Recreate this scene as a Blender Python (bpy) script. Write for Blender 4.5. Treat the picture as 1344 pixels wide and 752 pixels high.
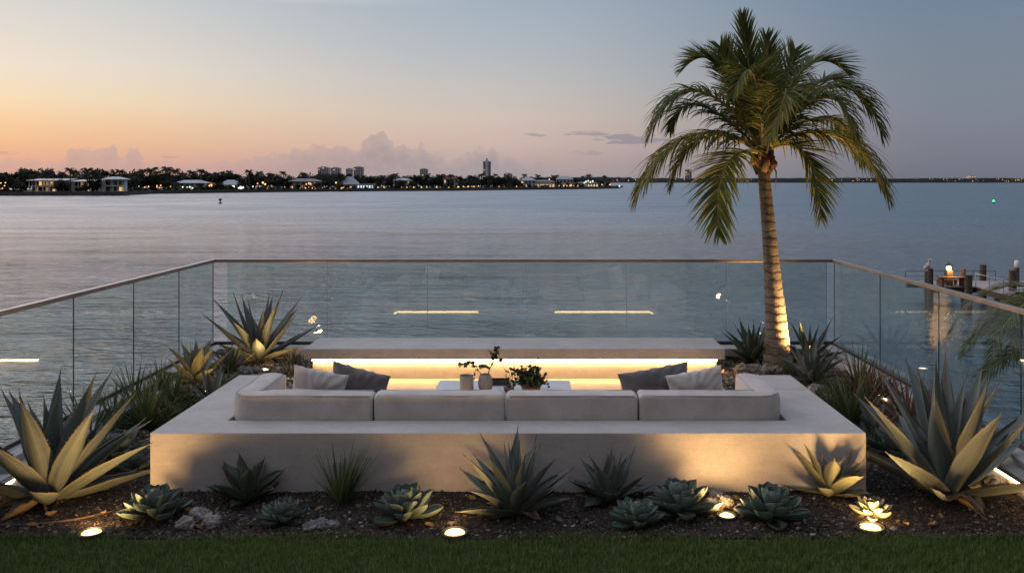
import bpy, bmesh, math, random
import numpy as np
from mathutils import Vector, Matrix, noise as mnoise

scene = bpy.context.scene
for o in list(bpy.data.objects):
    bpy.data.objects.remove(o)
C = scene.collection
PI = math.pi
R = math.radians

# ------------------------------------------------------------------ camera
CAM_Z, F = 2.38, 1100.0            # eye height above the bed, focal length in photo pixels
CX, CY = 705.0, 238.0              # where the optical axis meets the photo
cam_d = bpy.data.cameras.new('camera')
cam_d.sensor_width = 36.0
cam_d.lens = F / 1344 * 36.0
cam_d.shift_x = -(CX - 672) / 1344
cam_d.shift_y = -(376 - CY) / 1344
cam_d.clip_start, cam_d.clip_end = 0.1, 60000
cam = bpy.data.objects.new('camera', cam_d)
C.objects.link(cam)
cam.location = (0, 0, CAM_Z)
cam.rotation_euler = (R(90), 0, 0)
scene.camera = cam


def at(px, py, z=0.0):             # point on a level plane
    Y = (CAM_Z - z) * F / (py - CY)
    return Vector(((px - CX) / F * Y, Y, z))


def far(px, py, Y):                # point at a distance
    return Vector(((px - CX) / F * Y, Y, CAM_Z - (py - CY) / F * Y))


# ------------------------------------------------------------------ colour
def lin(r, g, b):
    f = lambda c: (c / 255 / 12.92) if c <= 10 else ((c / 255 + .055) / 1.055) ** 2.4
    return (f(r), f(g), f(b), 1.0)


# ------------------------------------------------------------------ render settings
scene.render.engine = 'CYCLES'
scene.cycles.use_denoising = True
scene.cycles.max_bounces = 8
scene.cycles.transparent_max_bounces = 16
scene.cycles.sample_clamp_indirect = 4.0
scene.cycles.caustics_reflective = False
scene.cycles.caustics_refractive = False
scene.view_settings.view_transform = 'Standard'
scene.view_settings.look = 'None'
scene.view_settings.exposure = 0.0
scene.view_settings.gamma = 1.0

# ------------------------------------------------------------------ sky: after sunset, glow low on the left
SUN_AZ, SUN_EL = R(-52), R(2.0)
world = bpy.data.worlds.new('World')
scene.world = world
world.use_nodes = True
wt = world.node_tree
wt.nodes.clear()


class NT:
    """tiny node-tree writer"""
    def __init__(self, t):
        self.t = t

    def n(self, kind, **kw):
        nd = self.t.nodes.new(kind)
        for k, v in kw.items():
            setattr(nd, k, v)
        return nd

    def link(self, a, b):
        self.t.links.new(a, b)

    def put(self, sock, v):
        if hasattr(v, 'links') or hasattr(v, 'is_linked'):
            self.link(v, sock)
        else:
            sock.default_value = v

    def math(self, op, a, b=None, c=None, clamp=False):
        nd = self.n('ShaderNodeMath', operation=op, use_clamp=clamp)
        self.put(nd.inputs[0], a)
        if b is not None:
            self.put(nd.inputs[1], b)
        if c is not None:
            self.put(nd.inputs[2], c)
        return nd.outputs[0]

    def ramp(self, fac, stops, interp='LINEAR'):
        nd = self.n('ShaderNodeValToRGB')
        cr = nd.color_ramp
        cr.interpolation = interp
        while len(cr.elements) < len(stops):
            cr.elements.new(0.5)
        for e, (p, c) in zip(cr.elements, sorted(stops, key=lambda q: q[0])):
            e.position = p
            e.color = c if len(c) == 4 else (*c, 1)
        self.put(nd.inputs[0], fac)
        return nd.outputs[0]

    def mix(self, fac, a, b, mode='MIX'):
        nd = self.n('ShaderNodeMix', data_type='RGBA', blend_type=mode)
        self.put(nd.inputs[0], fac)
        self.put(nd.inputs[6], a)
        self.put(nd.inputs[7], b)
        return nd.outputs[2]

    def smooth(self, x, lo, hi, a=0.0, b=1.0):
        nd = self.n('ShaderNodeMapRange', interpolation_type='SMOOTHSTEP')
        self.put(nd.inputs[0], x)
        for i, v in enumerate((lo, hi, a, b)):
            self.put(nd.inputs[i + 1], v)
        return nd.outputs[0]

    def noise(self, vec, scale, detail=4, rough=.5, dist=0.0, dims='3D'):
        nd = self.n('ShaderNodeTexNoise', noise_dimensions=dims)
        if vec is not None:
            self.link(vec, nd.inputs['Vector'])
        nd.inputs['Scale'].default_value = scale
        nd.inputs['Detail'].default_value = detail
        nd.inputs['Roughness'].default_value = rough
        nd.inputs['Distortion'].default_value = dist
        return nd.outputs[0]

    def xyz(self, x, y, z=0.0):
        nd = self.n('ShaderNodeCombineXYZ')
        for i, v in enumerate((x, y, z)):
            self.put(nd.inputs[i], v)
        return nd.outputs[0]


W = NT(wt)
tc = W.n('ShaderNodeTexCoord')
sp = W.n('ShaderNodeSeparateXYZ')
W.link(tc.outputs['Generated'], sp.inputs[0])
az = W.math('ARCTAN2', sp.outputs[0], sp.outputs[1])          # 0 = straight ahead, + to the right
el = W.math('ARCSINE', sp.outputs[2])
fac = W.math('DIVIDE', W.math('MAXIMUM', el, 0.0), 0.8, clamp=True)


def sky_ramp(stops):
    return W.ramp(fac, [(max(0, min(1, e / 0.8)), lin(*c[:3]) if len(c) == 3 else tuple(v * c[3] for v in lin(*c[:3])[:3]) + (1,)) for e, c in stops])


LEFT = sky_ramp([(0, (206, 158, 146)), (.018, (222, 169, 149)), (.04, (235, 187, 148)), (.063, (240, 204, 164)),
                 (.085, (240, 218, 186)), (.12, (234, 222, 208)), (.20, (206, 210, 210)), (.27, (224, 204, 200, 3.6)), (.5, (212, 200, 206, 3.2)), (.8, (182, 190, 208, 1.8))])
MID = sky_ramp([(0, (172, 160, 160)), (.02, (188, 168, 165)), (.045, (206, 182, 174)), (.075, (208, 192, 182)),
                (.11, (196, 192, 190)), (.16, (178, 185, 193)), (.22, (162, 176, 190)), (.31, (166, 180, 202, 2.4)), (.5, (160, 176, 204, 2.3)), (.8, (166, 176, 196, 1.8))])
RIGHT = sky_ramp([(0, (112, 117, 129)), (.03, (121, 125, 138)), (.08, (125, 133, 148)), (.14, (122, 134, 150)),
                  (.22, (110, 130, 154)), (.4, (98, 124, 160, 1.15)), (.8, (144, 156, 178, 1.6))])
BACK = sky_ramp([(0, (112, 95, 86)), (.1, (114, 99, 92)), (.3, (110, 103, 102)), (.8, (142, 148, 164, 1.5))])
t_lm = W.smooth(az, R(-36), R(-2))
t_mr = W.smooth(az, R(-6), R(27))
absaz = W.math('ABSOLUTE', W.math('ADD', az, R(12)))
t_back = W.smooth(absaz, R(62), R(125))
sky = W.mix(t_lm, LEFT, MID)
sky = W.mix(t_mr, sky, RIGHT)
sky = W.mix(t_back, sky, BACK)

# clouds: a cumulus bank whose top follows a profile in azimuth, plus a few thin streaks
uv = W.xyz(az, W.math('MULTIPLY', el, 1.15), 0.0)
big = W.noise(uv, 26, 5, .55)
fine = W.noise(uv, 90, 5, .6)


def pxaz(px):
    return math.atan((px - CX) / F)


def pxel(py):
    return (CY - py) / F


prof_px = [(-200, 214), (0, 214), (84, 213), (90, 199), (104, 196), (118, 202), (138, 197), (150, 194), (158, 206), (164, 206), (171, 192), (180, 196),
           (192, 211), (255, 216), (300, 212), (360, 203), (400, 194), (440, 193), (470, 192), (478, 182), (494, 176), (508, 178), (518, 190), (526, 190), (530, 186),
           (540, 196), (552, 189), (562, 196), (590, 206), (625, 199)]
prof_px2 = [(620, 199), (640, 192), (648, 190), (656, 204), (668, 200), (690, 207), (705, 203), (712, 208), (760, 213), (900, 220), (1000, 232), (1200, 238)]
a0, a1 = pxaz(-200), pxaz(1200)


def prof_ramp(pts, lo, hi):
    l0, l1 = pxaz(lo), pxaz(hi)
    f = W.math('DIVIDE', W.math('SUBTRACT', az, l0), l1 - l0, clamp=True)
    return W.ramp(f, [((pxaz(p) - l0) / (l1 - l0), (pxel(y) * 10,) * 3) for p, y in pts])


p1 = prof_ramp(prof_px, -200, 625)
p2 = prof_ramp(prof_px2, 620, 1200)
top = W.mix(W.smooth(az, pxaz(621), pxaz(624)), p1, p2)
top = W.math('DIVIDE', top, 10.0)
puff = W.n('ShaderNodeTexVoronoi', feature='SMOOTH_F1')
puff.inputs['Scale'].default_value = 95
puff.inputs['Smoothness'].default_value = .5
W.link(uv, puff.inputs['Vector'])
wob = W.math('ADD', W.math('MULTIPLY', W.math('SUBTRACT', big, .5), .014), W.math('ADD', W.math('MULTIPLY', W.math('SUBTRACT', fine, .5), .017), W.math('MULTIPLY', W.math('SUBTRACT', .42, puff.outputs['Distance']), .011)))
edge = W.math('ADD', W.math('SUBTRACT', top, el), wob)
softness = W.smooth(az, pxaz(600), pxaz(700), .0032, .013)
nd = W.n('ShaderNodeMapRange', interpolation_type='SMOOTHSTEP')
W.put(nd.inputs[0], edge)
nd.inputs[1].default_value = -0.0008
W.put(nd.inputs[2], softness)
cloud = nd.outputs[0]
strength = W.smooth(az, R(-30), R(-12), .85, .85)
strength = W.math('MULTIPLY', strength, W.smooth(az, pxaz(640), pxaz(860), 1.0, .28))
strength = W.math('MULTIPLY', strength, W.smooth(el, .003, .03, .55, 1.0))
cloud = W.math('MULTIPLY', cloud, strength)
ccol = W.mix(W.smooth(az, R(-32), R(2)), lin(186, 157, 154), lin(150, 148, 158))
ccol = W.mix(W.smooth(edge, .0, .024), W.mix(.32, ccol, lin(226, 190, 176)), ccol)
ccol = W.mix(W.math('MULTIPLY', W.smooth(fine, .44, .66), .35), ccol, W.mix(.5, ccol, lin(214, 188, 180)))
sky = W.mix(cloud, sky, ccol)


def streak(px0, px1, py, h, amt):
    """a thin flat cloud between two bearings"""
    global sky
    a = W.math('MULTIPLY', W.smooth(az, pxaz(px0), pxaz(px0 + (px1 - px0) * .35)), W.smooth(az, pxaz(px0 + (px1 - px0) * .65), pxaz(px1), 1, 0))
    v = W.xyz(W.math('MULTIPLY', az, 22), W.math('MULTIPLY', el, 160), py * .37)
    nz = W.noise(v, 1.0, 4, .6)
    d = W.math('ABSOLUTE', W.math('SUBTRACT', el, pxel(py)))
    m = W.smooth(W.math('SUBTRACT', W.math('MULTIPLY', W.math('MULTIPLY', a, W.smooth(nz, .36, .62)), h / F * 1.1), d), 0.0, .0026)
    sky = W.mix(W.math('MULTIPLY', m, amt * .9), sky, lin(128, 132, 148))


streak(660, 728, 178, 5, .55)
streak(726, 812, 177, 5, .6)
streak(765, 905, 184, 9, .7)
streak(735, 800, 202, 5, .35)
streak(205, 245, 208, 5, .4)
streak(-20, 40, 207, 4, .3)
nish = W.n('ShaderNodeTexSky', sky_type='NISHITA', sun_disc=False)
nish.sun_elevation = SUN_EL
nish.sun_rotation = SUN_AZ
nish.dust_density = 2.0
below = W.smooth(el, -.02, 0.0)
sky = W.mix(below, (.03, .04, .05, 1), sky)
bg = W.n('ShaderNodeBackground')
W.link(sky, bg.inputs[0])
bg.inputs[1].default_value = 0.97
bg2 = W.n('ShaderNodeBackground')
W.link(nish.outputs[0], bg2.inputs[0])
bg2.inputs[1].default_value = 0.012
add = W.n('ShaderNodeAddShader')
W.link(bg.outputs[0], add.inputs[0])
W.link(bg2.outputs[0], add.inputs[1])
wo = W.n('ShaderNodeOutputWorld')
W.link(add.outputs[0], wo.inputs[0])

sun_d = bpy.data.lights.new('sun', 'SUN')
sun_d.energy = 0.22
sun_d.angle = R(18)
sun_d.color = (1.0, .74, .52)
sun = bpy.data.objects.new('sun', sun_d)
C.objects.link(sun)
sdir = Vector((math.sin(SUN_AZ) * math.cos(R(7)), math.cos(SUN_AZ) * math.cos(R(7)), math.sin(R(7))))
sun.rotation_euler = sdir.to_track_quat('Z', 'Y').to_euler()

WARM = (1.0, .57, .22)


# ------------------------------------------------------------------ materials
def new_mat(name):
    m = bpy.data.materials.new(name)
    m.use_nodes = True
    m.node_tree.nodes.clear()
    return m, NT(m.node_tree)


def out(N, bsdf, disp=None):
    o = N.n('ShaderNodeOutputMaterial')
    N.link(bsdf, o.inputs[0])


def principled(N, col, rough=.6, metal=0.0, normal=None, ior=None, spec=None, sheen=0.0, trans=0.0):
    b = N.n('ShaderNodeBsdfPrincipled')
    N.put(b.inputs['Base Color'], col)
    N.put(b.inputs['Roughness'], rough)
    b.inputs['Metallic'].default_value = metal
    if normal is not None:
        N.link(normal, b.inputs['Normal'])
    if ior:
        b.inputs['IOR'].default_value = ior
    if spec is not None:
        b.inputs['Specular IOR Level'].default_value = spec
    if sheen:
        b.inputs['Sheen Weight'].default_value = sheen
    return b.outputs[0]


def bump(N, h, strength=.3, dist=.01, normal=None):
    b = N.n('ShaderNodeBump')
    b.inputs['Strength'].default_value = strength
    b.inputs['Distance'].default_value = dist
    N.link(h, b.inputs['Height'])
    if normal is not None:
        N.link(normal, b.inputs['Normal'])
    return b.outputs[0]


def pos(N):
    return N.n('ShaderNodeNewGeometry').outputs['Position']


def objco(N):
    return N.n('ShaderNodeTexCoord').outputs['Object']


def mottled(name, c1, c2, scale=3.0, rough=.7, bscale=60.0, bstr=.2, bdist=.01, metal=0.0, sheen=0.0, fine=None, coord='pos'):
    m, N = new_mat(name)
    v = pos(N) if coord == 'pos' else objco(N)
    n1 = N.noise(v, scale, 5, .6)
    col = N.mix(N.smooth(n1, .32, .68), (*c1, 1), (*c2, 1))
    if fine:
        n3 = N.noise(v, fine[0], 3, .6)
        col = N.mix(N.smooth(n3, fine[1], fine[2]), col, (*fine[3], 1))
    n2 = N.noise(v, bscale, 5, .65)
    nm = bump(N, n2, bstr, bdist)
    out(N, principled(N, col, rough, metal, nm, sheen=sheen))
    return m


def glow(name, col, s, sample=True):
    m, N = new_mat(name)
    e = N.n('ShaderNodeEmission')
    e.inputs[0].default_value = (*col, 1)
    e.inputs[1].default_value = s
    out(N, e.outputs[0])
    if not sample:
        m.cycles.emission_sampling = 'NONE'
    return m


def island_mat(name, stops, rough=.8, trans=0.0, spec=.3):
    m, N = new_mat(name)
    g = N.n('ShaderNodeNewGeometry')
    col = N.ramp(g.outputs['Random Per Island'], stops)
    b = principled(N, col, rough, spec=spec)
    if trans:
        t = N.n('ShaderNodeBsdfTranslucent')
        N.put(t.inputs[0], col)
        mx = N.n('ShaderNodeMixShader')
        mx.inputs[0].default_value = trans
        N.link(b, mx.inputs[1])
        N.link(t.outputs[0], mx.inputs[2])
        b = mx.outputs[0]
    out(N, b)
    return m


M = {}


def concrete(name, c1, c2):
    m, N = new_mat(name)
    v = pos(N)
    n1 = N.noise(v, 2.2, 6, .62)
    col = N.mix(N.smooth(n1, .3, .7), (*c1, 1), (*c2, 1))
    n3 = N.noise(v, 14, 4, .7)
    col = N.mix(N.math('MULTIPLY', N.smooth(n3, .45, .75), .34), col, (c1[0] * .72, c1[1] * .72, c1[2] * .72, 1))
    sv = N.n('ShaderNodeMapping')
    sv.inputs['Scale'].default_value = (5, 34, 34)
    N.link(v, sv.inputs[0])
    brush = N.noise(sv.outputs[0], 1.0, 4, .7)
    col = N.mix(N.math('MULTIPLY', N.smooth(brush, .42, .72), .26), col, (c1[0] * .62, c1[1] * .62, c1[2] * .62, 1))
    grain = N.noise(v, 75, 3, .8)
    col = N.mix(N.math('MULTIPLY', N.smooth(grain, .45, .7), .24), col, (c1[0] * .55, c1[1] * .54, c1[2] * .53, 1))
    pits = N.noise(v, 110, 2, .5)
    col = N.mix(N.math('MULTIPLY', N.smooth(pits, .66, .74), .55), col, (.16, .14, .13, 1))
    h = N.math('ADD', N.math('MULTIPLY', n3, .5), N.math('MULTIPLY', N.noise(v, 240, 3, .7), .5))
    nm = bump(N, h, .28, .006)
    out(N, principled(N, col, .78, 0, nm, spec=.35))
    return m


M['concrete'] = concrete('concrete', (.43, .40, .368), (.51, .475, .44))
M['curb'] = concrete('curb_concrete', (.44, .41, .39), (.50, .48, .45))
M['floor'] = concrete('floor_concrete', (.42, .36, .30), (.48, .42, .35))


def fabric(name, c1, c2, weave=420.0):
    m, N = new_mat(name)
    v = objco(N)
    n1 = N.noise(v, 5, 5, .6)
    n2 = N.noise(v, weave * .3, 3, .75)
    w1 = N.n('ShaderNodeTexWave', wave_type='BANDS', bands_direction='X')
    w1.inputs['Scale'].default_value = 90
    w1.inputs['Distortion'].default_value = 1.2
    N.link(v, w1.inputs[0])
    w2 = N.n('ShaderNodeTexWave', wave_type='BANDS', bands_direction='Z')
    w2.inputs['Scale'].default_value = 90
    w2.inputs['Distortion'].default_value = 1.2
    N.link(v, w2.inputs[0])
    wv = N.math('MULTIPLY', w1.outputs['Fac'], w2.outputs['Fac'])
    col = N.mix(N.smooth(n1, .3, .7), (*c1, 1), (*c2, 1))
    col = N.mix(N.math('MULTIPLY', N.smooth(n2, .36, .7), .36), col, (c1[0] * .6, c1[1] * .6, c1[2] * .6, 1))
    h = N.math('ADD', N.math('MULTIPLY', wv, .4), N.math('ADD', N.math('MULTIPLY', n2, .5), N.math('MULTIPLY', n1, 2.0)))
    nm = bump(N, h, .35, .004)
    out(N, principled(N, col, .92, 0, nm, sheen=.25, spec=.2))
    return m


M['cushion'] = fabric('cushion_fabric', (.47, .42, .38), (.58, .53, .485))
M['piping'] = fabric('piping_fabric', (.40, .37, .35), (.46, .43, .41))
M['pillow_white'] = fabric('pillow_white_fabric', (.62, .58, .55), (.70, .66, .62))
M['pillow_grey'] = fabric('pillow_grey_fabric', (.18, .176, .176), (.25, .243, .24))
M['rail'] = mottled('rail_bronze', (.30, .25, .22), (.36, .31, .27), 4, .42, 200, .05, .002, metal=.85)
M['dark_metal'] = mottled('dark_metal', (.05, .047, .045), (.07, .066, .062), 4, .45, 200, .05, .002, metal=.6)
M['led'] = glow('led_strip', (1.0, .60, .25), 46.0)
M['led_small'] = glow('led_toe', (1.0, .66, .30), 9.0)
M['led_curb'] = glow('led_curb', (1.0, .68, .32), 9.0)
M['lens_rim'] = glow('uplight_lens_rim', (1.0, .62, .24), 2.6)
M['lens'] = glow('uplight_lens', (1.0, .80, .50), 16.0)
M['stone_grey'] = mottled('grey_ceramic', (.27, .25, .235), (.33, .31, .29), 12, .8, 220, .2, .003)
M['stone_white'] = mottled('white_stone', (.62, .60, .58), (.72, .70, .68), 14, .55, 120, .15, .003)
M['table'] = mottled('table_top', (.55, .54, .53), (.60, .59, .58), 5, .5, 200, .05, .002)
M['terracotta'] = mottled('bowl_clay', (.16, .07, .04), (.22, .10, .06), 10, .7, 100, .2, .004)
M['coral'] = mottled('coral_rock', (.22, .19, .165), (.40, .355, .31), 22, .95, 60, .9, .02, fine=(38, .56, .66, (.06, .05, .045)), coord='obj')
M['slate'] = mottled('grey_rock', (.15, .145, .14), (.26, .25, .245), 18, .9, 70, .8, .02, coord='obj')
M['soil'] = mottled('mulch_soil', (.018, .013, .010), (.040, .030, .022), 9, .95, 55, .9, .03)
M['mulch'] = island_mat('mulch_chips', [(0, (.012, .009, .007)), (.5, (.035, .024, .016)), (.80, (.055, .04, .028)), (.93, (.12, .095, .07)), (1, (.28, .24, .20))], .9)
M['gravel'] = island_mat('shell_gravel', [(0, (.06, .045, .03)), (.5, (.17, .13, .09)), (.9, (.30, .24, .17)), (1, (.45, .39, .30))], .85)
M['grass'] = island_mat('lawn_grass', [(0, (.050, .088, .020)), (.5, (.11, .165, .036)), (.9, (.17, .225, .06)), (1, (.32, .29, .14))], .6, .35)
M['lawn'] = mottled('lawn_ground', (.022, .036, .010), (.038, .056, .016), 12, .95, 80, .8, .03)
M['wood_dark'] = mottled('dock_timber', (.055, .038, .028), (.10, .072, .052), 6, .85, 40, .5, .01)
M['dock'] = mottled('dock_deck', (.27, .25, .26), (.35, .33, .335), 3, .8, 30, .3, .01)
M['white'] = mottled('white_paint', (.66, .66, .66), (.74, .74, .74), 1, .6, 40, .1, .01)
M['grey_wall'] = mottled('grey_render', (.44, .43, .44), (.52, .51, .52), .3, .8, 3, .1, .02)
M['tower_wall'] = mottled('tower_render', (.58, .53, .50), (.66, .61, .58), .2, .8, 3, .1, .02)  # base colour kept extra pale, standing in for distance haze that is not built
M['pink_wall'] = mottled('pink_render', (.42, .20, .15), (.50, .25, .19), .3, .85, 3, .1, .02)
M['roof_blue'] = mottled('pale_metal_roof', (.34, .36, .40), (.42, .44, .48), .4, .5, 3, .1, .02)
M['roof_grey'] = mottled('grey_roof', (.18, .18, .20), (.24, .24, .26), .4, .7, 3, .1, .02)
M['roof_red'] = mottled('red_roof', (.20, .07, .05), (.27, .10, .07), .4, .8, 3, .1, .02)
M['pane_dark'] = mottled('dark_glass', (.02, .022, .026), (.03, .033, .04), 1, .12, 10, .02, .01)
M['pane_lit'] = glow('lit_window', (1.0, .62, .26), .85, False)
M['pane_dim'] = glow('dim_window', (1.0, .55, .22), .28, False)
M['pane_white'] = glow('lit_window_white', (.75, .88, 1.0), 1.1, False)
M['lamp_warm'] = glow('warm_lamp', (1.0, .52, .17), 2.0, False)
M['lamp_white'] = glow('white_lamp', (.80, 1.0, .80), 2.4, False)
M['lamp_green'] = glow('green_lamp', (.12, 1.0, .45), 1.2, False)
M['lamp_dock'] = glow('dock_lamp', (1.0, .48, .12), 12.0)
M['terrain'] = mottled('shore_ground', (.03, .034, .02), (.05, .05, .03), .2, .95, 1, .5, .2)
M['seawall'] = mottled('seawall_stone', (.07, .06, .055), (.11, .10, .09), .6, .9, 2, .5, .1)
M['far_leaf'] = island_mat('far_foliage', [(0, (.016, .022, .012)), (.6, (.028, .036, .018)), (1, (.05, .058, .026))], .8)
M['far_palm'] = island_mat('far_palm_leaf', [(0, (.014, .018, .010)), (1, (.04, .045, .02))], .8)
M['far_trunk'] = mottled('far_trunk', (.05, .042, .035), (.09, .075, .06), 1, .9, 4, .3, .05)
M['coast'] = mottled('far_coast', (.05, .055, .06), (.08, .085, .09), .02, .95, .1, .5, .5)
M['leaf_small'] = island_mat('shrub_leaf', [(0, (.022, .038, .012)), (.6, (.04, .065, .02)), (1, (.08, .095, .03))], .6, .2)
M['twig'] = mottled('twig_bark', (.05, .035, .022), (.09, .06, .04), 30, .9, 90, .4, .004)
M['yucca'] = island_mat('yucca_blade', [(0, (.05, .076, .024)), (.6, (.10, .13, .045)), (1, (.20, .20, .085))], .55, .12)
M['yucca_red'] = island_mat('red_blade', [(0, (.09, .036, .022)), (.6, (.18, .08, .05)), (1, (.27, .16, .09))], .55, .15)
M['palm_leaf'] = island_mat('palm_leaflet', [(0, (.060, .088, .018)), (.55, (.12, .148, .032)), (.9, (.19, .19, .052)), (1, (.30, .22, .09))], .42, .42)
M['rachis'] = mottled('palm_rachis', (.16, .13, .045), (.24, .19, .07), 12, .6, 60, .2, .004)
M['boot'] = mottled('palm_fibre', (.07, .04, .024), (.15, .085, .05), 16, .95, 50, .8, .02)
M['coconut'] = mottled('coconut_husk', (.12, .055, .03), (.18, .09, .05), 14, .8, 60, .3, .01)
M['spine'] = mottled('agave_spine', (.10, .075, .05), (.16, .12, .08), 40, .6, 90, .2, .002)
M['bird_white'] = mottled('bird_feather', (.30, .29, .28), (.66, .65, .63), 7, .9, 40, .4, .01)


def bark():
    m, N = new_mat('palm_bark')
    v = objco(N)
    s = N.n('ShaderNodeSeparateXYZ')
    N.link(v, s.inputs[0])
    n1 = N.noise(v, 7, 5, .65)
    ring = N.math('SINE', N.math('MULTIPLY', N.math('ADD', s.outputs[2], N.math('MULTIPLY', n1, .13)), 62))
    ring2 = N.smooth(ring, .72, .98)
    vert = N.noise(N.xyz(N.math('MULTIPLY', s.outputs[0], 40), N.math('MULTIPLY', s.outputs[1], 40), N.math('MULTIPLY', s.outputs[2], 4)), 1.0, 4, .7)
    col = N.mix(N.smooth(n1, .3, .7), (.15, .125, .10, 1), (.25, .215, .175, 1))
    col = N.mix(N.math('MULTIPLY', N.smooth(vert, .5, .7), .45), col, (.13, .09, .06, 1))
    col = N.mix(N.math('MULTIPLY', ring2, .75), col, (.07, .045, .03, 1))
    h = N.math('ADD', N.math('MULTIPLY', ring2, -.6), N.math('MULTIPLY', vert, .5))
    nm = bump(N, h, .6, .02)
    out(N, principled(N, col, .9, 0, nm, spec=.2))
    return m


M['bark'] = bark()


def leaf_mat(name, deep, pale, edge_col):
    """succulent leaf: waxy bloom, streaks along the leaf, pale worn margin (lu across, lv along)"""
    m, N = new_mat(name)
    au = N.n('ShaderNodeAttribute', attribute_name='lu').outputs['Fac']
    av = N.n('ShaderNodeAttribute', attribute_name='lv').outputs['Fac']
    g = N.n('ShaderNodeNewGeometry')
    rnd = g.outputs['Random Per Island']
    v = N.xyz(N.math('MULTIPLY', au, 9), N.math('MULTIPLY', av, 1.6), N.math('MULTIPLY', rnd, 40))
    st = N.noise(v, 1.0, 5, .65)
    bl = N.noise(pos(N), 11, 5, .65)
    col = N.mix(N.smooth(st, .3, .72), (*deep, 1), (*pale, 1))
    col = N.mix(N.math('MULTIPLY', N.smooth(bl, .45, .75), .4), col, (*pale, 1))
    col = N.mix(N.math('MULTIPLY', rnd, .25), col, (deep[0] * 1.2, deep[1] * 1.15, deep[2] * .8, 1))
    ed = N.smooth(N.math('ABSOLUTE', au), .80, .98)
    col = N.mix(N.math('MULTIPLY', ed, .55), col, (*edge_col, 1))
    tip = N.smooth(av, .93, 1.0)
    col = N.mix(N.math('MULTIPLY', tip, .7), col, (.12, .085, .055, 1))
    speck = N.noise(pos(N), 120, 2, .5)
    col = N.mix(N.math('MULTIPLY', N.smooth(speck, .60, .70), .5), col, (.10, .085, .05, 1))
    scar = N.noise(N.xyz(N.math('MULTIPLY', au, 3), N.math('MULTIPLY', av, 14), N.math('MULTIPLY', rnd, 90)), 1.0, 5, .7)
    col = N.mix(N.math('MULTIPLY', N.smooth(scar, .62, .72), .45), col, (.16, .125, .075, 1))
    dust = N.noise(pos(N), 26, 4, .7)
    col = N.mix(N.math('MULTIPLY', N.smooth(dust, .5, .75), .3), col, (pale[0] * 1.25, pale[1] * 1.22, pale[2] * 1.25, 1))
    nm = bump(N, N.math('ADD', st, N.math('MULTIPLY', bl, .5)), .22, .012)
    out(N, principled(N, col, .56, 0, nm, spec=.4))
    return m


M['agave'] = leaf_mat('agave_leaf', (.080, .104, .102), (.165, .188, .168), (.24, .22, .14))
M['agave_green'] = leaf_mat('agave_green_leaf', (.05, .072, .058), (.105, .13, .096), (.18, .175, .10))
M['agave_pale'] = leaf_mat('agave_pale_leaf', (.12, .135, .088), (.22, .22, .145), (.30, .27, .16))
M['dry_agave'] = leaf_mat('dry_agave_leaf', (.14, .10, .06), (.27, .205, .13), (.20, .15, .09))
M['echeveria'] = leaf_mat('echeveria_leaf', (.095, .14, .122), (.165, .22, .19), (.25, .27, .21))


def glass_mat():
    m, N = new_mat('rail_glass')
    tr = N.n('ShaderNodeBsdfTransparent')
    tr.inputs[0].default_value = (.885, .945, .93, 1)
    gl = N.n('ShaderNodeBsdfGlossy')
    gl.inputs['Roughness'].default_value = 0.0
    g = N.n('ShaderNodeNewGeometry')
    dt = N.n('ShaderNodeVectorMath', operation='DOT_PRODUCT')
    N.link(g.outputs['Normal'], dt.inputs[0])
    N.link(g.outputs['Incoming'], dt.inputs[1])
    c_ = N.math('ABSOLUTE', dt.outputs['Value'])
    fc = N.math('ADD', .072, N.math('MULTIPLY', .928, N.math('POWER', N.math('SUBTRACT', 1.0, c_, clamp=True), 5.0)))
    mx = N.n('ShaderNodeMixShader')
    N.link(fc, mx.inputs[0])
    N.link(tr.outputs[0], mx.inputs[1])
    N.link(gl.outputs[0], mx.inputs[2])
    out(N, mx.outputs[0])
    return m


M['glass'] = glass_mat()
M['glass_edge'] = mottled('glass_edge', (.10, .14, .14), (.13, .17, .17), 4, .2, 50, .02, .001)


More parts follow.
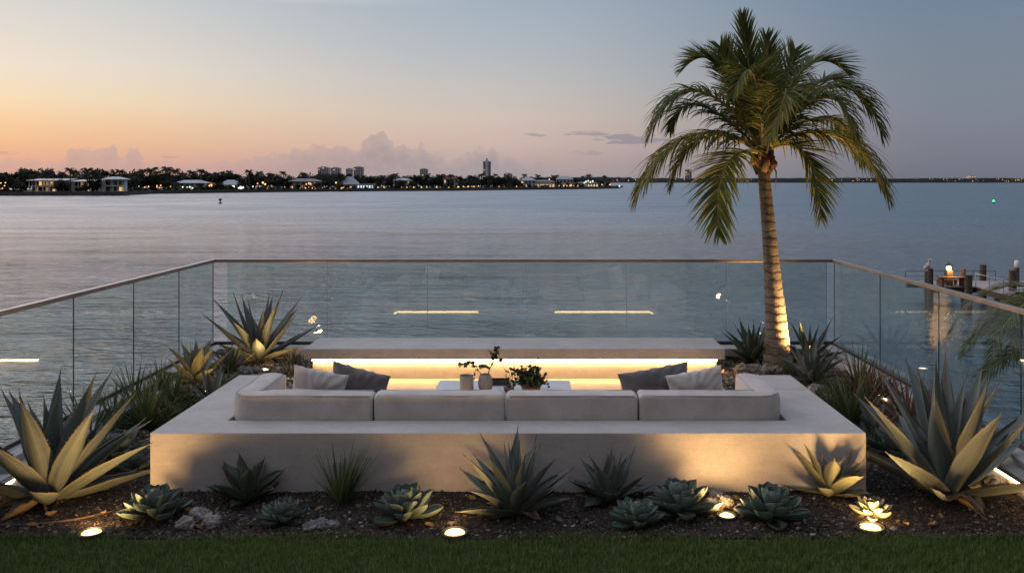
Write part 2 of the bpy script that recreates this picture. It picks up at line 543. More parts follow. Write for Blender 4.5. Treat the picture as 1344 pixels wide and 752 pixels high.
def water_mat():
    m, N = new_mat('bay_water')
    p = pos(N)
    mp = N.n('ShaderNodeMapping')
    mp.inputs['Scale'].default_value = (.42, 1.0, 1.0)
    mp.inputs['Rotation'].default_value = (0, 0, R(-14))
    N.link(p, mp.inputs[0])
    v = mp.outputs[0]
    a = N.noise(v, .20, 3, .5, .8)
    b = N.noise(v, 1.15, 3, .55, .7)
    c = N.noise(v, 3.8, 4, .62)
    band = N.n('ShaderNodeMapping')
    band.inputs['Scale'].default_value = (.006, .03, 1)
    N.link(p, band.inputs[0])
    wind = N.smooth(N.noise(band.outputs[0], 1.0, 4, .6, .5), .34, .66, .45, 1.15)
    crest = N.math('POWER', b, 1.6)
    h = N.math('ADD', N.math('MULTIPLY', a, 1.15), N.math('ADD', N.math('MULTIPLY', crest, 1.35), N.math('MULTIPLY', c, .50)))
    sw_ = N.noise(v, .055, 3, .55, .5)
    h = N.math('ADD', N.math('MULTIPLY', h, wind), N.math('MULTIPLY', sw_, 4.0))
    ds = N.n('ShaderNodeVectorMath', operation='LENGTH')
    N.link(p, ds.inputs[0])
    dist_ = ds.outputs['Value']
    chop = N.n('ShaderNodeMapping')
    chop.inputs['Scale'].default_value = (.035, .15, 1)
    N.link(p, chop.inputs[0])
    ch = N.noise(chop.outputs[0], 1.0, 5, .68, .4)
    rg = N.math('MULTIPLY', N.smooth(dist_, 28, 220, .07, .42), N.smooth(ch, .36, .64, .62, 1.2))
    h = N.math('MULTIPLY', h, N.smooth(dist_, 45, 300, 2.5, .9))
    h = N.math('ADD', h, N.math('MULTIPLY', ch, N.smooth(dist_, 50, 300, .5, 9.0)))
    nm = bump(N, h, 1.0, .25)
    patch = N.noise(p, .012, 4, .6)
    col = N.mix(N.smooth(patch, .35, .7), (.016, .056, .072, 1), (.024, .076, .090, 1))
    out(N, principled(N, col, rg, 0, nm, ior=2.7))
    return m


M['water'] = water_mat()


# ------------------------------------------------------------------ mesh helpers
class MB:
    def __init__(self):
        self.v, self.f, self.mi, self.lu, self.lv = [], [], [], [], []

    def add(self, verts, faces, mi=0, lu=None, lv=None):
        o = len(self.v)
        self.v += [tuple(p) for p in verts]
        self.f += [tuple(i + o for i in f) for f in faces]
        self.mi += [mi] * len(faces)
        self.lu += lu if lu else [0.0] * len(verts)
        self.lv += lv if lv else [0.0] * len(verts)
        return o

    def box(self, x0, x1, y0, y1, z0, z1, mi=0):
        v = [(x, y, z) for z in (z0, z1) for y in (y0, y1) for x in (x0, x1)]
        self.add(v, [(0, 2, 3, 1), (4, 5, 7, 6), (0, 1, 5, 4), (2, 6, 7, 3), (0, 4, 6, 2), (1, 3, 7, 5)], mi)
        return self

    def tube(self, pts, rad, n=8, cap=True, mi=0):
        pts = [Vector(p) for p in pts]
        if not isinstance(rad, (list, tuple)):
            rad = [rad] * len(pts)
        vs, fs = [], []
        ref = None
        for i, p in enumerate(pts):
            t = (pts[min(i + 1, len(pts) - 1)] - pts[max(i - 1, 0)]).normalized()
            if ref is None:
                ref = Vector((1, 0, 0)) if abs(t.x) < .8 else Vector((0, 1, 0))
            s = (ref - t * ref.dot(t)).normalized()
            ref = s
            b = t.cross(s)
            for k in range(n):
                a = 2 * PI * k / n
                vs.append(p + (s * math.cos(a) + b * math.sin(a)) * rad[i])
        for i in range(len(pts) - 1):
            for k in range(n):
                k2 = (k + 1) % n
                fs.append((i * n + k, i * n + k2, (i + 1) * n + k2, (i + 1) * n + k))
        if cap:
            fs.append(tuple(range(n - 1, -1, -1)))
            fs.append(tuple((len(pts) - 1) * n + k for k in range(n)))
        self.add(vs, fs, mi)
        return self

    def lathe(self, prof, n=24, cx=0, cy=0, cz=0, rib=0.0, ribs=0):
        vs, fs = [], []
        for r, z in prof:
            for k in range(n):
                a = 2 * PI * k / n
                rr = r * (1 + rib * math.cos(a * ribs)) if ribs else r
                vs.append((cx + rr * math.cos(a), cy + rr * math.sin(a), cz + z))
        for i in range(len(prof) - 1):
            for k in range(n):
                k2 = (k + 1) % n
                fs.append((i * n + k, i * n + k2, (i + 1) * n + k2, (i + 1) * n + k))
        fs.append(tuple(range(n - 1, -1, -1)))
        fs.append(tuple((len(prof) - 1) * n + k for k in range(n)))
        self.add(vs, fs)
        return self

    def mesh(self, name, mats, smooth=False, bevel=0.0, seg=2, attrs=False):
        me = bpy.data.meshes.new(name)
        me.from_pydata(self.v, [], self.f)
        mats = mats if isinstance(mats, (list, tuple)) else [mats]
        for m in mats:
            me.materials.append(m)
        if len(mats) > 1:
            me.polygons.foreach_set('material_index', self.mi)
        if attrs:
            for nm, arr in (('lu', self.lu), ('lv', self.lv)):
                at_ = me.attributes.new(nm, 'FLOAT', 'POINT')
                at_.data.foreach_set('value', arr)
        if bevel:
            bm = bmesh.new()
            bm.from_mesh(me)
            bmesh.ops.recalc_face_normals(bm, faces=bm.faces)
            ed = [e for e in bm.edges if len(e.link_faces) == 2 and e.calc_face_angle(0) > .6]
            bmesh.ops.bevel(bm, geom=ed, offset=bevel, segments=seg, profile=.6, affect='EDGES', clamp_overlap=True)
            bm.to_mesh(me)
            bm.free()
        if smooth:
            me.polygons.foreach_set('use_smooth', [True] * len(me.polygons))
        me.update()
        return me

    def build(self, name, mats, parent=None, smooth=False, bevel=0.0, seg=2, attrs=False):
        return link(name, self.mesh(name, mats, smooth, bevel, seg, attrs), parent)


def link(name, me, parent=None):
    o = bpy.data.objects.new(name, me)
    C.objects.link(o)
    if parent is not None:
        o.parent = parent
    return o


def tag(o, label, cat, group=None, kind=None):
    o['label'] = label
    o['category'] = cat
    if group:
        o['group'] = group
    if kind:
        o['kind'] = kind
    return o


def empty(name, loc=(0, 0, 0), rz=0.0, scale=1.0):
    o = bpy.data.objects.new(name, None)
    C.objects.link(o)
    o.location = loc
    o.rotation_euler = (0, 0, rz)
    o.scale = (scale,) * 3
    o.empty_display_size = .1
    return o


KIDS = {}


def copy_tree(o, parent=None):
    c = o.copy()
    C.objects.link(c)
    if parent is not None:
        c.parent = parent
    for ch in o.children:
        copy_tree(ch, c)
    return c


def structure(o):
    o['kind'] = 'structure'
    return o


def big_mesh(name, V, Fq, mats, smooth=False):
    """numpy verts (n,3) and quad or tri faces (m,k)"""
    me = bpy.data.meshes.new(name)
    V = np.asarray(V, dtype=np.float32)
    Fq = np.asarray(Fq, dtype=np.int32)
    k = Fq.shape[1]
    me.vertices.add(len(V))
    me.vertices.foreach_set('co', V.ravel())
    me.loops.add(Fq.size)
    me.loops.foreach_set('vertex_index', Fq.ravel())
    me.polygons.add(len(Fq))
    me.polygons.foreach_set('loop_start', np.arange(0, Fq.size, k, dtype=np.int32))
    if smooth:
        me.polygons.foreach_set('use_smooth', np.ones(len(Fq), dtype=bool))
    me.materials.append(mats)
    me.update(calc_edges=True)
    me.validate()
    return me


def nz(x, y, z=0.0, s=1.0):
    return mnoise.noise(Vector((x * s, y * s, z * s)))


# ================================================================== SETTING
ZW = -3.6                          # water level
GL, GR, GB = -4.34, 3.98, 11.23    # glass planes left, right, back
PF = 6.43                          # front of the concrete lounge

# water: one sheet to the horizon
wv, wf = [], []
ys = [-40, 10, 60, 200, 600, 2000, 8000, 30000]
xs = [-30000, -6000, -1500, -400, -100, 0, 100, 400, 1500, 6000, 30000]
for y in ys:
    for x in xs:
        wv.append((x, y, ZW))
for j in range(len(ys) - 1):
    for i in range(len(xs) - 1):
        a = j * len(xs) + i
        wf.append((a, a + 1, a + len(xs) + 1, a + len(xs)))
b = MB()
b.add(wv, wf)
structure(b.build('water', M['water']))

# terrace block under the garden
structure(MB().box(-9.0, GL - .06, -14, 5.0, -5, -.03).box(GL - .06, GR + .06, -14, GB + .10, -5, -.06).build('terrain', M['seawall']))


def bed_z(x, y):
    t = min(1, max(0, (y - 7.4) / 1.8))
    t = t * t * (3 - 2 * t)
    return .10 * t + .018 * nz(x, y, 0, 1.7) + .008 * nz(x, y, 3, 6)


def in_lounge(x, y, m=0.0):
    return (-2.97 - m < x < 2.52 + m and PF - m < y < 8.36 + m) or (-2.46 - m < x < 2.06 + m and 8.3 < y < 10.2 + m) or (-2.70 - m < x < 2.20 + m and 9.9 < y < 10.72 + m)


# ground of the planting bed
nx_, ny_ = 190, 132
gv, gf = [], []
X0, X1, Y0, Y1 = GL + .02, GR - .02, 5.60, GB - .02
for j in range(ny_ + 1):
    for i in range(nx_ + 1):
        x, y = X0 + (X1 - X0) * i / nx_, Y0 + (Y1 - Y0) * j / ny_
        gv.append((x, y, (bed_z(x, y) if not in_lounge(x, y, -.06) else -.05)))
for j in range(ny_):
    for i in range(nx_):
        a = j * (nx_ + 1) + i
        gf.append((a, a + 1, a + nx_ + 2, a + nx_ + 1))
structure(link('ground', big_mesh('ground', gv, gf, M['soil'], True)))

rng = np.random.default_rng(7)


def chips(name, n, region, size, mat, seed, z_off=.0, flat=.35):
    """loose pieces lying on the bed, one island each"""
    rs = np.random.default_rng(seed)
    P, S = [], []
    while len(P) < n:
        x, y = rs.uniform(region[0], region[1]), rs.uniform(region[2], region[3])
        if in_lounge(x, y, .0):
            continue
        if len(region) > 4 and not region[4](x, y, rs):
            continue
        P.append((x, y, bed_z(x, y)))
    P = np.array(P)
    s = rs.lognormal(math.log(size), .42, n)
    asp = rs.uniform(.35, 1.0, n)
    base = np.array([(-1, -1, 0), (1, -.8, 0), (.9, 1, 0), (-.8, .9, 0), (0, .1, 1.0)], float)
    V = np.repeat(base[None], n, 0) + rs.normal(0, .22, (n, 5, 3))
    V[:, :, 0] *= s[:, None]
    V[:, :, 1] *= (s * asp)[:, None]
    V[:, :, 2] *= (s * flat * 1.6)[:, None]
    tx = rs.normal(0, .35, n)[:, None]
    ty = rs.normal(0, .35, n)[:, None]
    V[:, :, 2] += V[:, :, 0] * tx + V[:, :, 1] * ty
    a = rs.uniform(0, 2 * PI, n)
    ca, sa = np.cos(a)[:, None], np.sin(a)[:, None]
    x, y = V[:, :, 0] * ca - V[:, :, 1] * sa, V[:, :, 0] * sa + V[:, :, 1] * ca
    V[:, :, 0], V[:, :, 1] = x, y
    V += P[:, None, :]
    V[:, :, 2] += z_off + .002
    Fc = np.array([(0, 1, 4), (1, 2, 4), (2, 3, 4), (3, 0, 4)])
    FF = (Fc[None] + (np.arange(n) * 5)[:, None, None]).reshape(-1, 3)
    o = link(name, big_mesh(name, V.reshape(-1, 3), FF, mat))
    o['kind'] = 'stuff'
    return o


tag(chips('mulch', 42000, (X0, X1, 5.60, 7.4), .0078, M['mulch'], 3), 'dark bark mulch spread over the front planting bed', 'mulch')
tag(chips('gravel', 19000, (X0, X1, 7.0, GB - .3), .013, M['gravel'], 4), 'tan shell gravel around the lounge and palm', 'gravel')

# lawn
structure(MB().box(-9.0, 9.0, -14, 5.62, -.05, -.012).build('lawn', M['lawn']))


def grass(n, seed):
    rs = np.random.default_rng(seed)
    x = rs.uniform(-3.9, 3.7, n)
    y = 4.75 + (5.66 - 4.75) * rs.uniform(0, 1, n)
    edge = 5.62 + .05 * np.sin(x * 3.1) + .03 * np.sin(x * 8.3 + 1) + rs.normal(0, .02, n)
    keep = y < edge
    x, y = x[keep], y[keep]
    n = len(x)
    clump = np.sin(x * 17 + np.sin(y * 23) * 2) * np.sin(y * 19 + np.sin(x * 13) * 2)
    h = rs.uniform(.022, .05, n) * (1 + .25 * clump)
    w = rs.uniform(.0014, .0028, n)
    a = rs.uniform(0, 2 * PI, n)
    lean = rs.uniform(.1, .9, n) * h
    la = rs.uniform(0, 2 * PI, n)
    dx, dy = np.cos(a) * w, np.sin(a) * w
    lx, ly = np.cos(la) * lean, np.sin(la) * lean
    z0 = np.full(n, -.014)
    V = np.stack([np.stack([x - dx, y - dy, z0], 1), np.stack([x + dx, y + dy, z0], 1),
                  np.stack([x + dx * .8 + lx * .35, y + dy * .8 + ly * .35, z0 + h * .6], 1),
                  np.stack([x - dx * .8 + lx * .35, y - dy * .8 + ly * .35, z0 + h * .6], 1),
                  np.stack([x + lx, y + ly, z0 + h], 1)], 1)
    q = np.array([(0, 1, 2), (0, 2, 3), (3, 2, 4)])
    FF = (q[None] + (np.arange(n) * 5)[:, None, None]).reshape(-1, 3)
    o = link('grass', big_mesh('grass', V.reshape(-1, 3), FF, M['grass']))
    o['kind'] = 'stuff'
    return o


tag(grass(95000, 5), 'short dark green lawn grass along the front of the bed', 'grass')

# ================================================================== TERRACE EDGE: curbs and glass railings
CZ = .20
curb = MB()
curb.box(GL + .03, GL + .33, 2.0, GB - .32, -.04, CZ - .06)
curb.box(GL + .03, GL + .20, 2.0, GB - .32, CZ - .058, CZ)
tag(curb.build('concrete_curb', M['curb'], bevel=.008), 'stepped pale concrete curb along the left glass railing', 'curb')
curb = MB()
curb.box(GR - .33, GR - .03, 2.0, GB - .32, -.04, CZ - .06)
curb.box(GR - .20, GR - .03, 2.0, GB - .32, CZ - .058, CZ)
tag(curb.build('concrete_curb', M['curb'], bevel=.008), 'stepped pale concrete curb along the right glass railing', 'curb')
curb = MB()
curb.box(GL + .03, GR - .03, GB - .31, GB - .03, -.04, CZ)
tag(curb.build('concrete_curb', M['curb'], bevel=.008), 'pale concrete curb under the back glass behind bench', 'curb')

RZ = 1.335


def railing(label, a, bb, seams, cap_lap=0.0, gaps=False):
    """a run of frameless glass from a to bb (plan points) with panel joints at the distances in seams"""
    a, bb = Vector((*a, 0)), Vector((*bb, 0))
    d = (bb - a)
    L = d.length
    root = empty('glass_railing', (a.x, a.y, 0), math.atan2(d.y, d.x))
    tag(root, label, 'railing', 'glass railings round the terrace')
    MB().box(-cap_lap, L + cap_lap, -.028, .028, RZ - .042, RZ).build('top_rail', M['rail'], root, bevel=.005)
    MB().box(0, L, -.035, .035, CZ - .06, CZ + .035).build('base_channel', M['dark_metal'], root, bevel=.004)
    s = [0] + list(seams) + [L]
    for i in range(len(s) - 1):
        if gaps and i in (0, len(s) - 2):
            continue
        p = MB().box(s[i] + .006, s[i + 1] - .006, -.006, .006, CZ + .0, RZ - .02).build('glass_panel', M['glass'], root)
        MB().box(s[i + 1] - .0058, s[i + 1] - .0028, -.0055, .0055, CZ + .036, RZ - .043).build('edge_strip', M['glass_edge'], p)
    return root


railing('bronze capped glass railing along the left water side', (GL, -2), (GL, GB), [y + 2 for y in (.95, 2.1, 3.25, 4.4, 5.55, 6.70, 7.85, 9.02, 10.16)])
railing('bronze capped glass railing across the back facing the bay', (GL + .03, GB + .03), (GR - .03, GB + .03),
        [x - GL - .03 for x in ((p - CX) / F * GB for p in (297, 430, 561, 692, 823, 955, 1086))], cap_lap=.06, gaps=True)
railing('bronze capped glass railing along the right dock side', (GR, -2), (GR, GB), [y + 2 for y in (1.2, 2.65, 4.05, 5.48, 6.9, 8.31, 9.73)])

# ================================================================== LOUNGE
H = .45


def prism(outline, z0, z1):
    b_ = MB()
    n = len(outline)
    v = [(x, y, z0) for x, y in outline] + [(x, y, z1) for x, y in outline]
    b_.add(v, [tuple(range(n - 1, -1, -1)), tuple(range(n, 2 * n))] + [(i, (i + 1) % n, n + (i + 1) % n, n + i) for i in range(n)])
    return b_


XL, XR, YA = -2.97, 2.525, 8.36
root = empty('lounge_platform', (0, PF, 0))
tag(root, 'low U shaped pale concrete lounge platform holding the cushions', 'seating platform')
prism([(2.02, 1.356), (XR, 1.356), (XR, YA - PF), (2.02, YA - PF)], -.05, H).build('end_slab', M['concrete'], root, bevel=.007)
u = prism([(XL, 0), (XR, 0), (XR, 1.35), (2.02, 1.35), (2.02, .345), (-2.50, .345), (-2.50, YA - PF), (XL, YA - PF)], -.05, H)
u.build('rim', M['concrete'], root, bevel=.007)
s_ = prism([(-2.498, .347), (2.018, .347), (2.018, 1.32), (-2.498, 1.32)], .10, .26)
s_.build('seat_deck', M['concrete'], root, bevel=.004)
s2 = prism([(-2.49, .36), (2.01, .36), (2.01, 1.24), (-2.49, 1.24)], -.04, .099)
s2.build('plinth', M['concrete'], root)
MB().box(-2.47, 1.99, 1.27, 1.30, .060, .088).build('light_strip', M['led_small'], root)
for sx_, lbl in ((-2.485, 1), (2.005, -1)):
    MB().box(sx_ - .012, sx_ + .012, 1.32, 3.36, .058, .082).build('light_strip', M['led_small'], root)
    kx = sx_ - .0625 if lbl > 0 else sx_ + .0125
    MB().box(kx, kx + .05, 1.94, 3.40, -.04, .095).build('edge_kerb', M['concrete'], root)

structure(MB().box(-2.44, 2.04, 7.6, 10.06, -.03, .012).build('floor', M['floor'], bevel=.003))

# long bench with the glowing underside
BF, BB_ = 9.95, 10.66
root = empty('concrete_bench', (-.27, BF, 0))
tag(root, 'long low concrete bench with warm light strip under its slab', 'bench')
MB().box(-2.50, 2.50, 0, BB_ - BF, .265, .392).build('slab', M['concrete'], root, bevel=.006)
MB().box(-2.425, 2.425, .11, BB_ - BF - .08, -.03, .264).build('base', M['concrete'], root, bevel=.004)
MB().box(-2.42, 2.42, .07, .105, .232, .262).build('light_strip', M['led'], root)


def section(hw, hh, r, n=5, puff=0.0):
    pts = []
    for cx, cy, a0 in ((hw - r, hh - r, 0), (-(hw - r), hh - r, 90), (-(hw - r), -(hh - r), 180), (hw - r, -(hh - r), 270)):
        for k in range(n + 1):
            a = R(a0 + 90 * k / n)
            pts.append((cx + r * math.cos(a), cy + r * math.sin(a)))
    # add points on the flats for puffing
    res = []
    m = len(pts)
    for i in range(m):
        p, q = pts[i], pts[(i + 1) % m]
        res.append(p)
        dl = math.hypot(q[0] - p[0], q[1] - p[1])
        k = int(dl / .04)
        for j in range(1, k):
            t = j / k
            w = puff * math.sin(PI * t)
            nxn, nyn = (q[1] - p[1]) / dl, -(q[0] - p[0]) / dl
            res.append((p[0] + (q[0] - p[0]) * t + nxn * w, p[1] + (q[1] - p[1]) * t + nyn * w))
    return res


def cushion(name, path, w, h, z, r=.035, seed=0, puff=.006):
    """upholstered block swept along a plan polyline (corners mitred), rounded ends; base at z"""
    path = [Vector((x, y)) for x, y in path]
    # densify
    P = []
    for i in range(len(path) - 1):
        n = max(2, int((path[i + 1] - path[i]).length / .05))
        for k in range(n):
            P.append(path[i].lerp(path[i + 1], k / n))
    P.append(path[-1])
    rings = []
    L = len(P)

    def frame(i):
        d0 = (P[i] - P[i - 1]).normalized() if i else (P[1] - P[0]).normalized()
        d1 = (P[i + 1] - P[i]).normalized() if i < L - 1 else d0
        t = (d0 + d1).normalized()
        s = Vector((t.y, -t.x))
        k = 1 / max(.5, t.dot(d0))
        return t, s * k
    ends = 5
    b_ = MB()

    def ring(c, s, inset):
        row = []
        for (a_, b2) in section(w / 2 - inset, h / 2 - inset, max(.006, r - inset), 5, puff):
            p = Vector((c.x + s.x * a_, c.y + s.y * a_, z + h / 2 + b2))
            nn = nz(p.x + seed * 3.1, p.y, p.z, 7) * .0055 + nz(p.x + seed, p.y, p.z, 2.3) * .010 - abs(nz(p.x * 1.5 + seed * 5, p.y, p.z * .4, 5)) * .007
            p.x += s.x * nn * (1 if a_ > 0 else -1)
            p.y += s.y * nn * (1 if a_ > 0 else -1)
            p.z += nn if b2 > 0 else 0
            row.append(p)
        return row
    t0, s0 = frame(0)
    for k in range(ends + 1):
        a = R(90 * k / ends)
        rings.append(ring(P[0] + t0 * (r * (1 - math.cos(a))), s0, r * (1 - math.sin(a)) * .9))
    for i in range(1, L - 1):
        if (P[i] - P[0]).length > r * 1.02 and (P[i] - P[-1]).length > r * 1.02:
            t, s = frame(i)
            rings.append(ring(P[i], s, 0))
    t1, s1 = frame(L - 1)
    for k in range(ends, -1, -1):
        a = R(90 * k / ends)
        rings.append(ring(P[-1] - t1 * (r * (1 - math.cos(a))), s1, r * (1 - math.sin(a)) * .9))
    # rings may have differing flats counts at the inset ends: resample to the middle count
    n = len(section(w / 2, h / 2, r, 5, puff))
    vs = []
    for rg in rings:
        if len(rg) != n:
            m = len(rg)
            acc = [0.0]
            for i in range(m):
                acc.append(acc[-1] + (rg[(i + 1) % m] - rg[i]).length)
            full = rings[len(rings) // 2]
            accf = [0.0]
            for i in range(n):
                accf.append(accf[-1] + (full[(i + 1) % n] - full[i]).length)
            new = []
            for i in range(n):
                tgt = accf[i] / accf[-1] * acc[-1]
                j = 0
                while j < m - 1 and acc[j + 1] < tgt:
                    j += 1
                f_ = (tgt - acc[j]) / max(1e-6, acc[j + 1] - acc[j])
                new.append(rg[j].lerp(rg[(j + 1) % m], min(1, f_)))
            rg = new
        vs += rg
    fs = []
    for i in range(len(rings) - 1):
        for k in range(n):
            k2 = (k + 1) % n
            fs.append((i * n + k, i * n + k2, (i + 1) * n + k2, (i + 1) * n + k))
    fs.append(tuple(range(n - 1, -1, -1)))
    fs.append(tuple((len(rings) - 1) * n + k for k in range(n)))
    b_.add(vs, fs)
    o = b_.build(name, M['cushion'], smooth=True)
    # piping along both top edges
    for sgn in (-1, 1):
        pts = []
        for i in range(L):
            t, s = frame(i)
            c = P[i]
            if i == 0:
                c = c + t * r * .8
            if i == L - 1:
                c = c - t * r * .8
            off = (w / 2 - r * .30) * sgn
            pts.append((c.x + s.x * off, c.y + s.y * off, z + h - r * .26))
        MB().tube(pts, .0052, 6).build('piping', M['piping'], o, smooth=True)
    return o


CW, CH, CZ0 = .21, .385, .263
yc = 6.785 + CW / 2
cl, cr = -2.49 + CW / 2, 1.995 - CW / 2
arm_end = 7.58
tag(cushion('back_cushion', [(cl, arm_end), (cl, yc + .05), (cl + .035, yc + .012), (cl + .09, yc), (-1.335, yc)], CW, CH, CZ0, seed=1),
    'L shaped off white back cushion wrapping the left corner of lounge', 'cushion', 'off white lounge back cushions')
tag(cushion('back_cushion', [(-1.325, yc), (-.262, yc)], CW, CH, CZ0, seed=2),
    'straight off white back cushion behind the ribbed vase, second from left', 'cushion', 'off white lounge back cushions')
tag(cushion('back_cushion', [(-.252, yc), (.818, yc)], CW, CH, CZ0, seed=3),
    'straight off white back cushion below the bushy potted plant', 'cushion', 'off white lounge back cushions')
tag(cushion('back_cushion', [(.828, yc), (cr - .09, yc), (cr - .035, yc + .012), (cr, yc + .05), (cr, arm_end)], CW, CH, CZ0, seed=4),
    'L shaped off white back cushion wrapping the right corner of lounge', 'cushion', 'off white lounge back cushions')
for i, (x0, x1, lb) in enumerate([(-2.27, -1.33, 'white seat cushion under the left pillows'), (-1.32, -.26, 'white seat cushion in front of the second back cushion'),
                                  (-.25, .81, 'white seat cushion in front of the third back cushion'), (.82, 1.77, 'white seat cushion under the right pillows')]):
    tag(cushion('seat_cushion', [(x0, 7.37), (x1, 7.37)], .72, .16, .262, seed=10 + i), lb, 'cushion', 'off white lounge seat cushions')


def pillow(name, mat, center, size, thick, right, up, seed):
    """square scatter pillow; right and up span its face"""
    right, up = Vector(right).normalized(), Vector(up)
    up = (up - right * up.dot(right)).normalized()
    nrm = right.cross(up)
    n = 34
    b_ = MB()
    for side in (1, -1):
        vs, fs = [], []
        for j in range(n + 1):
            for i in range(n + 1):
                a, c = -1 + 2 * i / n, -1 + 2 * j / n
                sh = 1 - .075 * (1 - abs(a) ** 2) * abs(c) ** 6 - .0
                sv = 1 - .075 * (1 - abs(c) ** 2) * abs(a) ** 6
                x, y = a * size[0] / 2 * sv, c * size[1] / 2 * sh
                e = max(0.0, (1 - abs(a) ** 2.2)) ** .55 * max(0.0, (1 - abs(c) ** 2.2)) ** .55
                t = thick / 2 * e
                edge = 1 - min(1 - abs(a), 1 - abs(c))
                ang = math.atan2(c, a)
                wr = math.sin(ang * 17 + 3 * nz(a, c, seed, 1.5)) * .011 * (edge ** 1.5) * (1 if abs(a) < .995 and abs(c) < .995 else 0)
                wr += nz(a * 2 + seed, c * 2, seed, 1.4) * .020 * e + abs(nz(a * 1.2 + seed * 5, c * .5, seed, 3.0)) * -.022 * e
                vs.append(Vector(center) + right * x + up * y + nrm * side * max(.0, t + wr))
        for j in range(n):
            for i in range(n):
                q = (j * (n + 1) + i, j * (n + 1) + i + 1, (j + 1) * (n + 1) + i + 1, (j + 1) * (n + 1) + i)
                fs.append(q if side == 1 else q[::-1])
        b_.add(vs, fs)
    me = b_.mesh(name, mat, smooth=True)
    bm = bmesh.new()
    bm.from_mesh(me)
    bmesh.ops.remove_doubles(bm, verts=bm.verts, dist=.0006)
    bm.to_mesh(me)
    bm.free()
    return link(name, me)


tag(pillow('pillow', M['pillow_white'], (-1.865, 7.14, .585), (.47, .44), .15, (.95, .05, -.20), (.12, -.30, .95), 1),
    'off white scatter pillow at the left end of lounge', 'pillow', 'scatter pillows on the lounge')
tag(pillow('pillow', M['pillow_grey'], (-1.55, 7.26, .575), (.52, .44), .15, (.95, -.06, -.24), (.2, -.32, .92), 2),
    'charcoal grey scatter pillow behind the left white pillow', 'pillow', 'scatter pillows on the lounge')
tag(pillow('pillow', M['pillow_grey'], (1.02, 7.26, .585), (.62, .43), .15, (.96, .06, .16), (-.12, -.34, .92), 3),
    'charcoal grey scatter pillow behind the right white pillow', 'pillow', 'scatter pillows on the lounge')
tag(pillow('pillow', M['pillow_white'], (1.36, 7.13, .585), (.48, .44), .15, (.96, -.05, .20), (-.14, -.30, .94), 4),
    'off white scatter pillow at the right end of lounge', 'pillow', 'scatter pillows on the lounge')

# ================================================================== COFFEE TABLE and what stands on it
TZ = .30
root = empty('coffee_table', (-.34, 8.47, 0))
tag(root, 'low white coffee table in the middle of the lounge', 'table')
MB().box(-.68, .68, -.30, .30, TZ - .045, TZ).build('tabletop', M['table'], root, bevel=.005)
MB().box(-.63, .63, -.25, .25, .012, TZ - .046).build('base', M['table'], root, bevel=.004)


def tp(px, Y=8.25):
    return ((px - CX) / F * Y, Y)


x, y = tp(612.5)
root = empty('cup_vase', (x, y, TZ))
tag(root, 'plain grey cylinder vase at the left of the coffee table', 'vase')
MB().lathe([(.060, 0), (.066, .006), (.068, .05), (.0685, .165), (.066, .172), (.062, .168), (.060, .04), (.0, .035)], 32).build('vessel', M['stone_grey'], root, smooth=True)
x, y = tp(637, 8.30)
root = empty('ribbed_vase', (x, y, TZ))
tag(root, 'ribbed round grey vase holding a leafy branch', 'vase')
MB().lathe([(.045, 0), (.056, .01), (.068, .05), (.071, .09), (.064, .14), (.050, .165), (.046, .172), (.042, .168), (.044, .12), (.0, .1)], 72, rib=.035, ribs=18).build('vessel', M['stone_grey'], root, smooth=True)

rnd = random.Random(3)


def leaf_quad(b_, p, d, size, up=(0, 0, 1), wid=.42):
    d = Vector(d).normalized()
    s = d.cross(Vector(up))
    if s.length < .1:
        s = Vector((1, 0, 0))
    s.normalize()
    nrm = s.cross(d)
    p = Vector(p)
    w = size * wid
    v = [p, p + d * size * .35 + s * w + nrm * size * .06, p + d * size * .75 + s * w * .7, p + d * size,
         p + d * size * .75 - s * w * .7, p + d * size * .35 - s * w + nrm * size * .06, p + d * size * .5 - nrm * size * .05]
    b_.add(v, [(0, 1, 6), (1, 2, 6), (2, 3, 6), (3, 4, 6), (4, 5, 6), (5, 0, 6)])


# branch cutting in the ribbed vase
br = empty('branch_cutting', (x, y, TZ))
tag(br, 'wiry branch with sparse dark leaves standing in the ribbed vase', 'plant')
tw, lf = MB(), MB()


def twig(p0, p1, bend, leaves, r0=.005, size=.05):
    p0, p1 = Vector(p0), Vector(p1)
    pts = []
    for k in range(9):
        t = k / 8
        q = p0.lerp(p1, t) + Vector(bend) * math.sin(PI * t) + Vector((rnd.uniform(-1, 1), rnd.uniform(-1, 1), rnd.uniform(-1, 1))) * .006
        pts.append(q)
    tw.tube(pts, [r0 * (1 - .6 * k / 8) for k in range(9)], 5)
    for k in range(leaves):
        t = rnd.uniform(.35, 1.0)
        i = min(7, int(t * 8))
        q = pts[i].lerp(pts[i + 1], t * 8 - i)
        leaf_quad(lf, q, (rnd.uniform(-1, 1), rnd.uniform(-1, 1), rnd.uniform(-.3, .9)), rnd.uniform(.6, 1.2) * size, (rnd.uniform(-1, 1), rnd.uniform(-1, 1), rnd.uniform(.0, 1)))


def tpx(px, py, Y=8.30):
    q = far(px, py, Y)
    return q - Vector((x, y, TZ))


twig((0, 0, .10), tpx(655, 456), (.01, 0, .03), 34)
twig(tpx(650, 478), tpx(645, 462), (0, 0, 0), 8, .003)
twig(tpx(643, 484), tpx(630, 484), (0, .03, .01), 14, .003)
twig((0, 0, .10), tpx(616, 475), (.0, 0, .03), 10)
twig(tpx(622, 480), tpx(599, 482), (0, 0, .02), 14, .003)
twig(tpx(624, 485), tpx(622, 497), (0, 0, 0), 6, .003, .035)
twig(tpx(650, 474), tpx(660, 472), (0, 0, 0), 7, .003)
tw.build('twigs', M['twig'], br, smooth=True)
lf.build('leaves', M['leaf_small'], br)

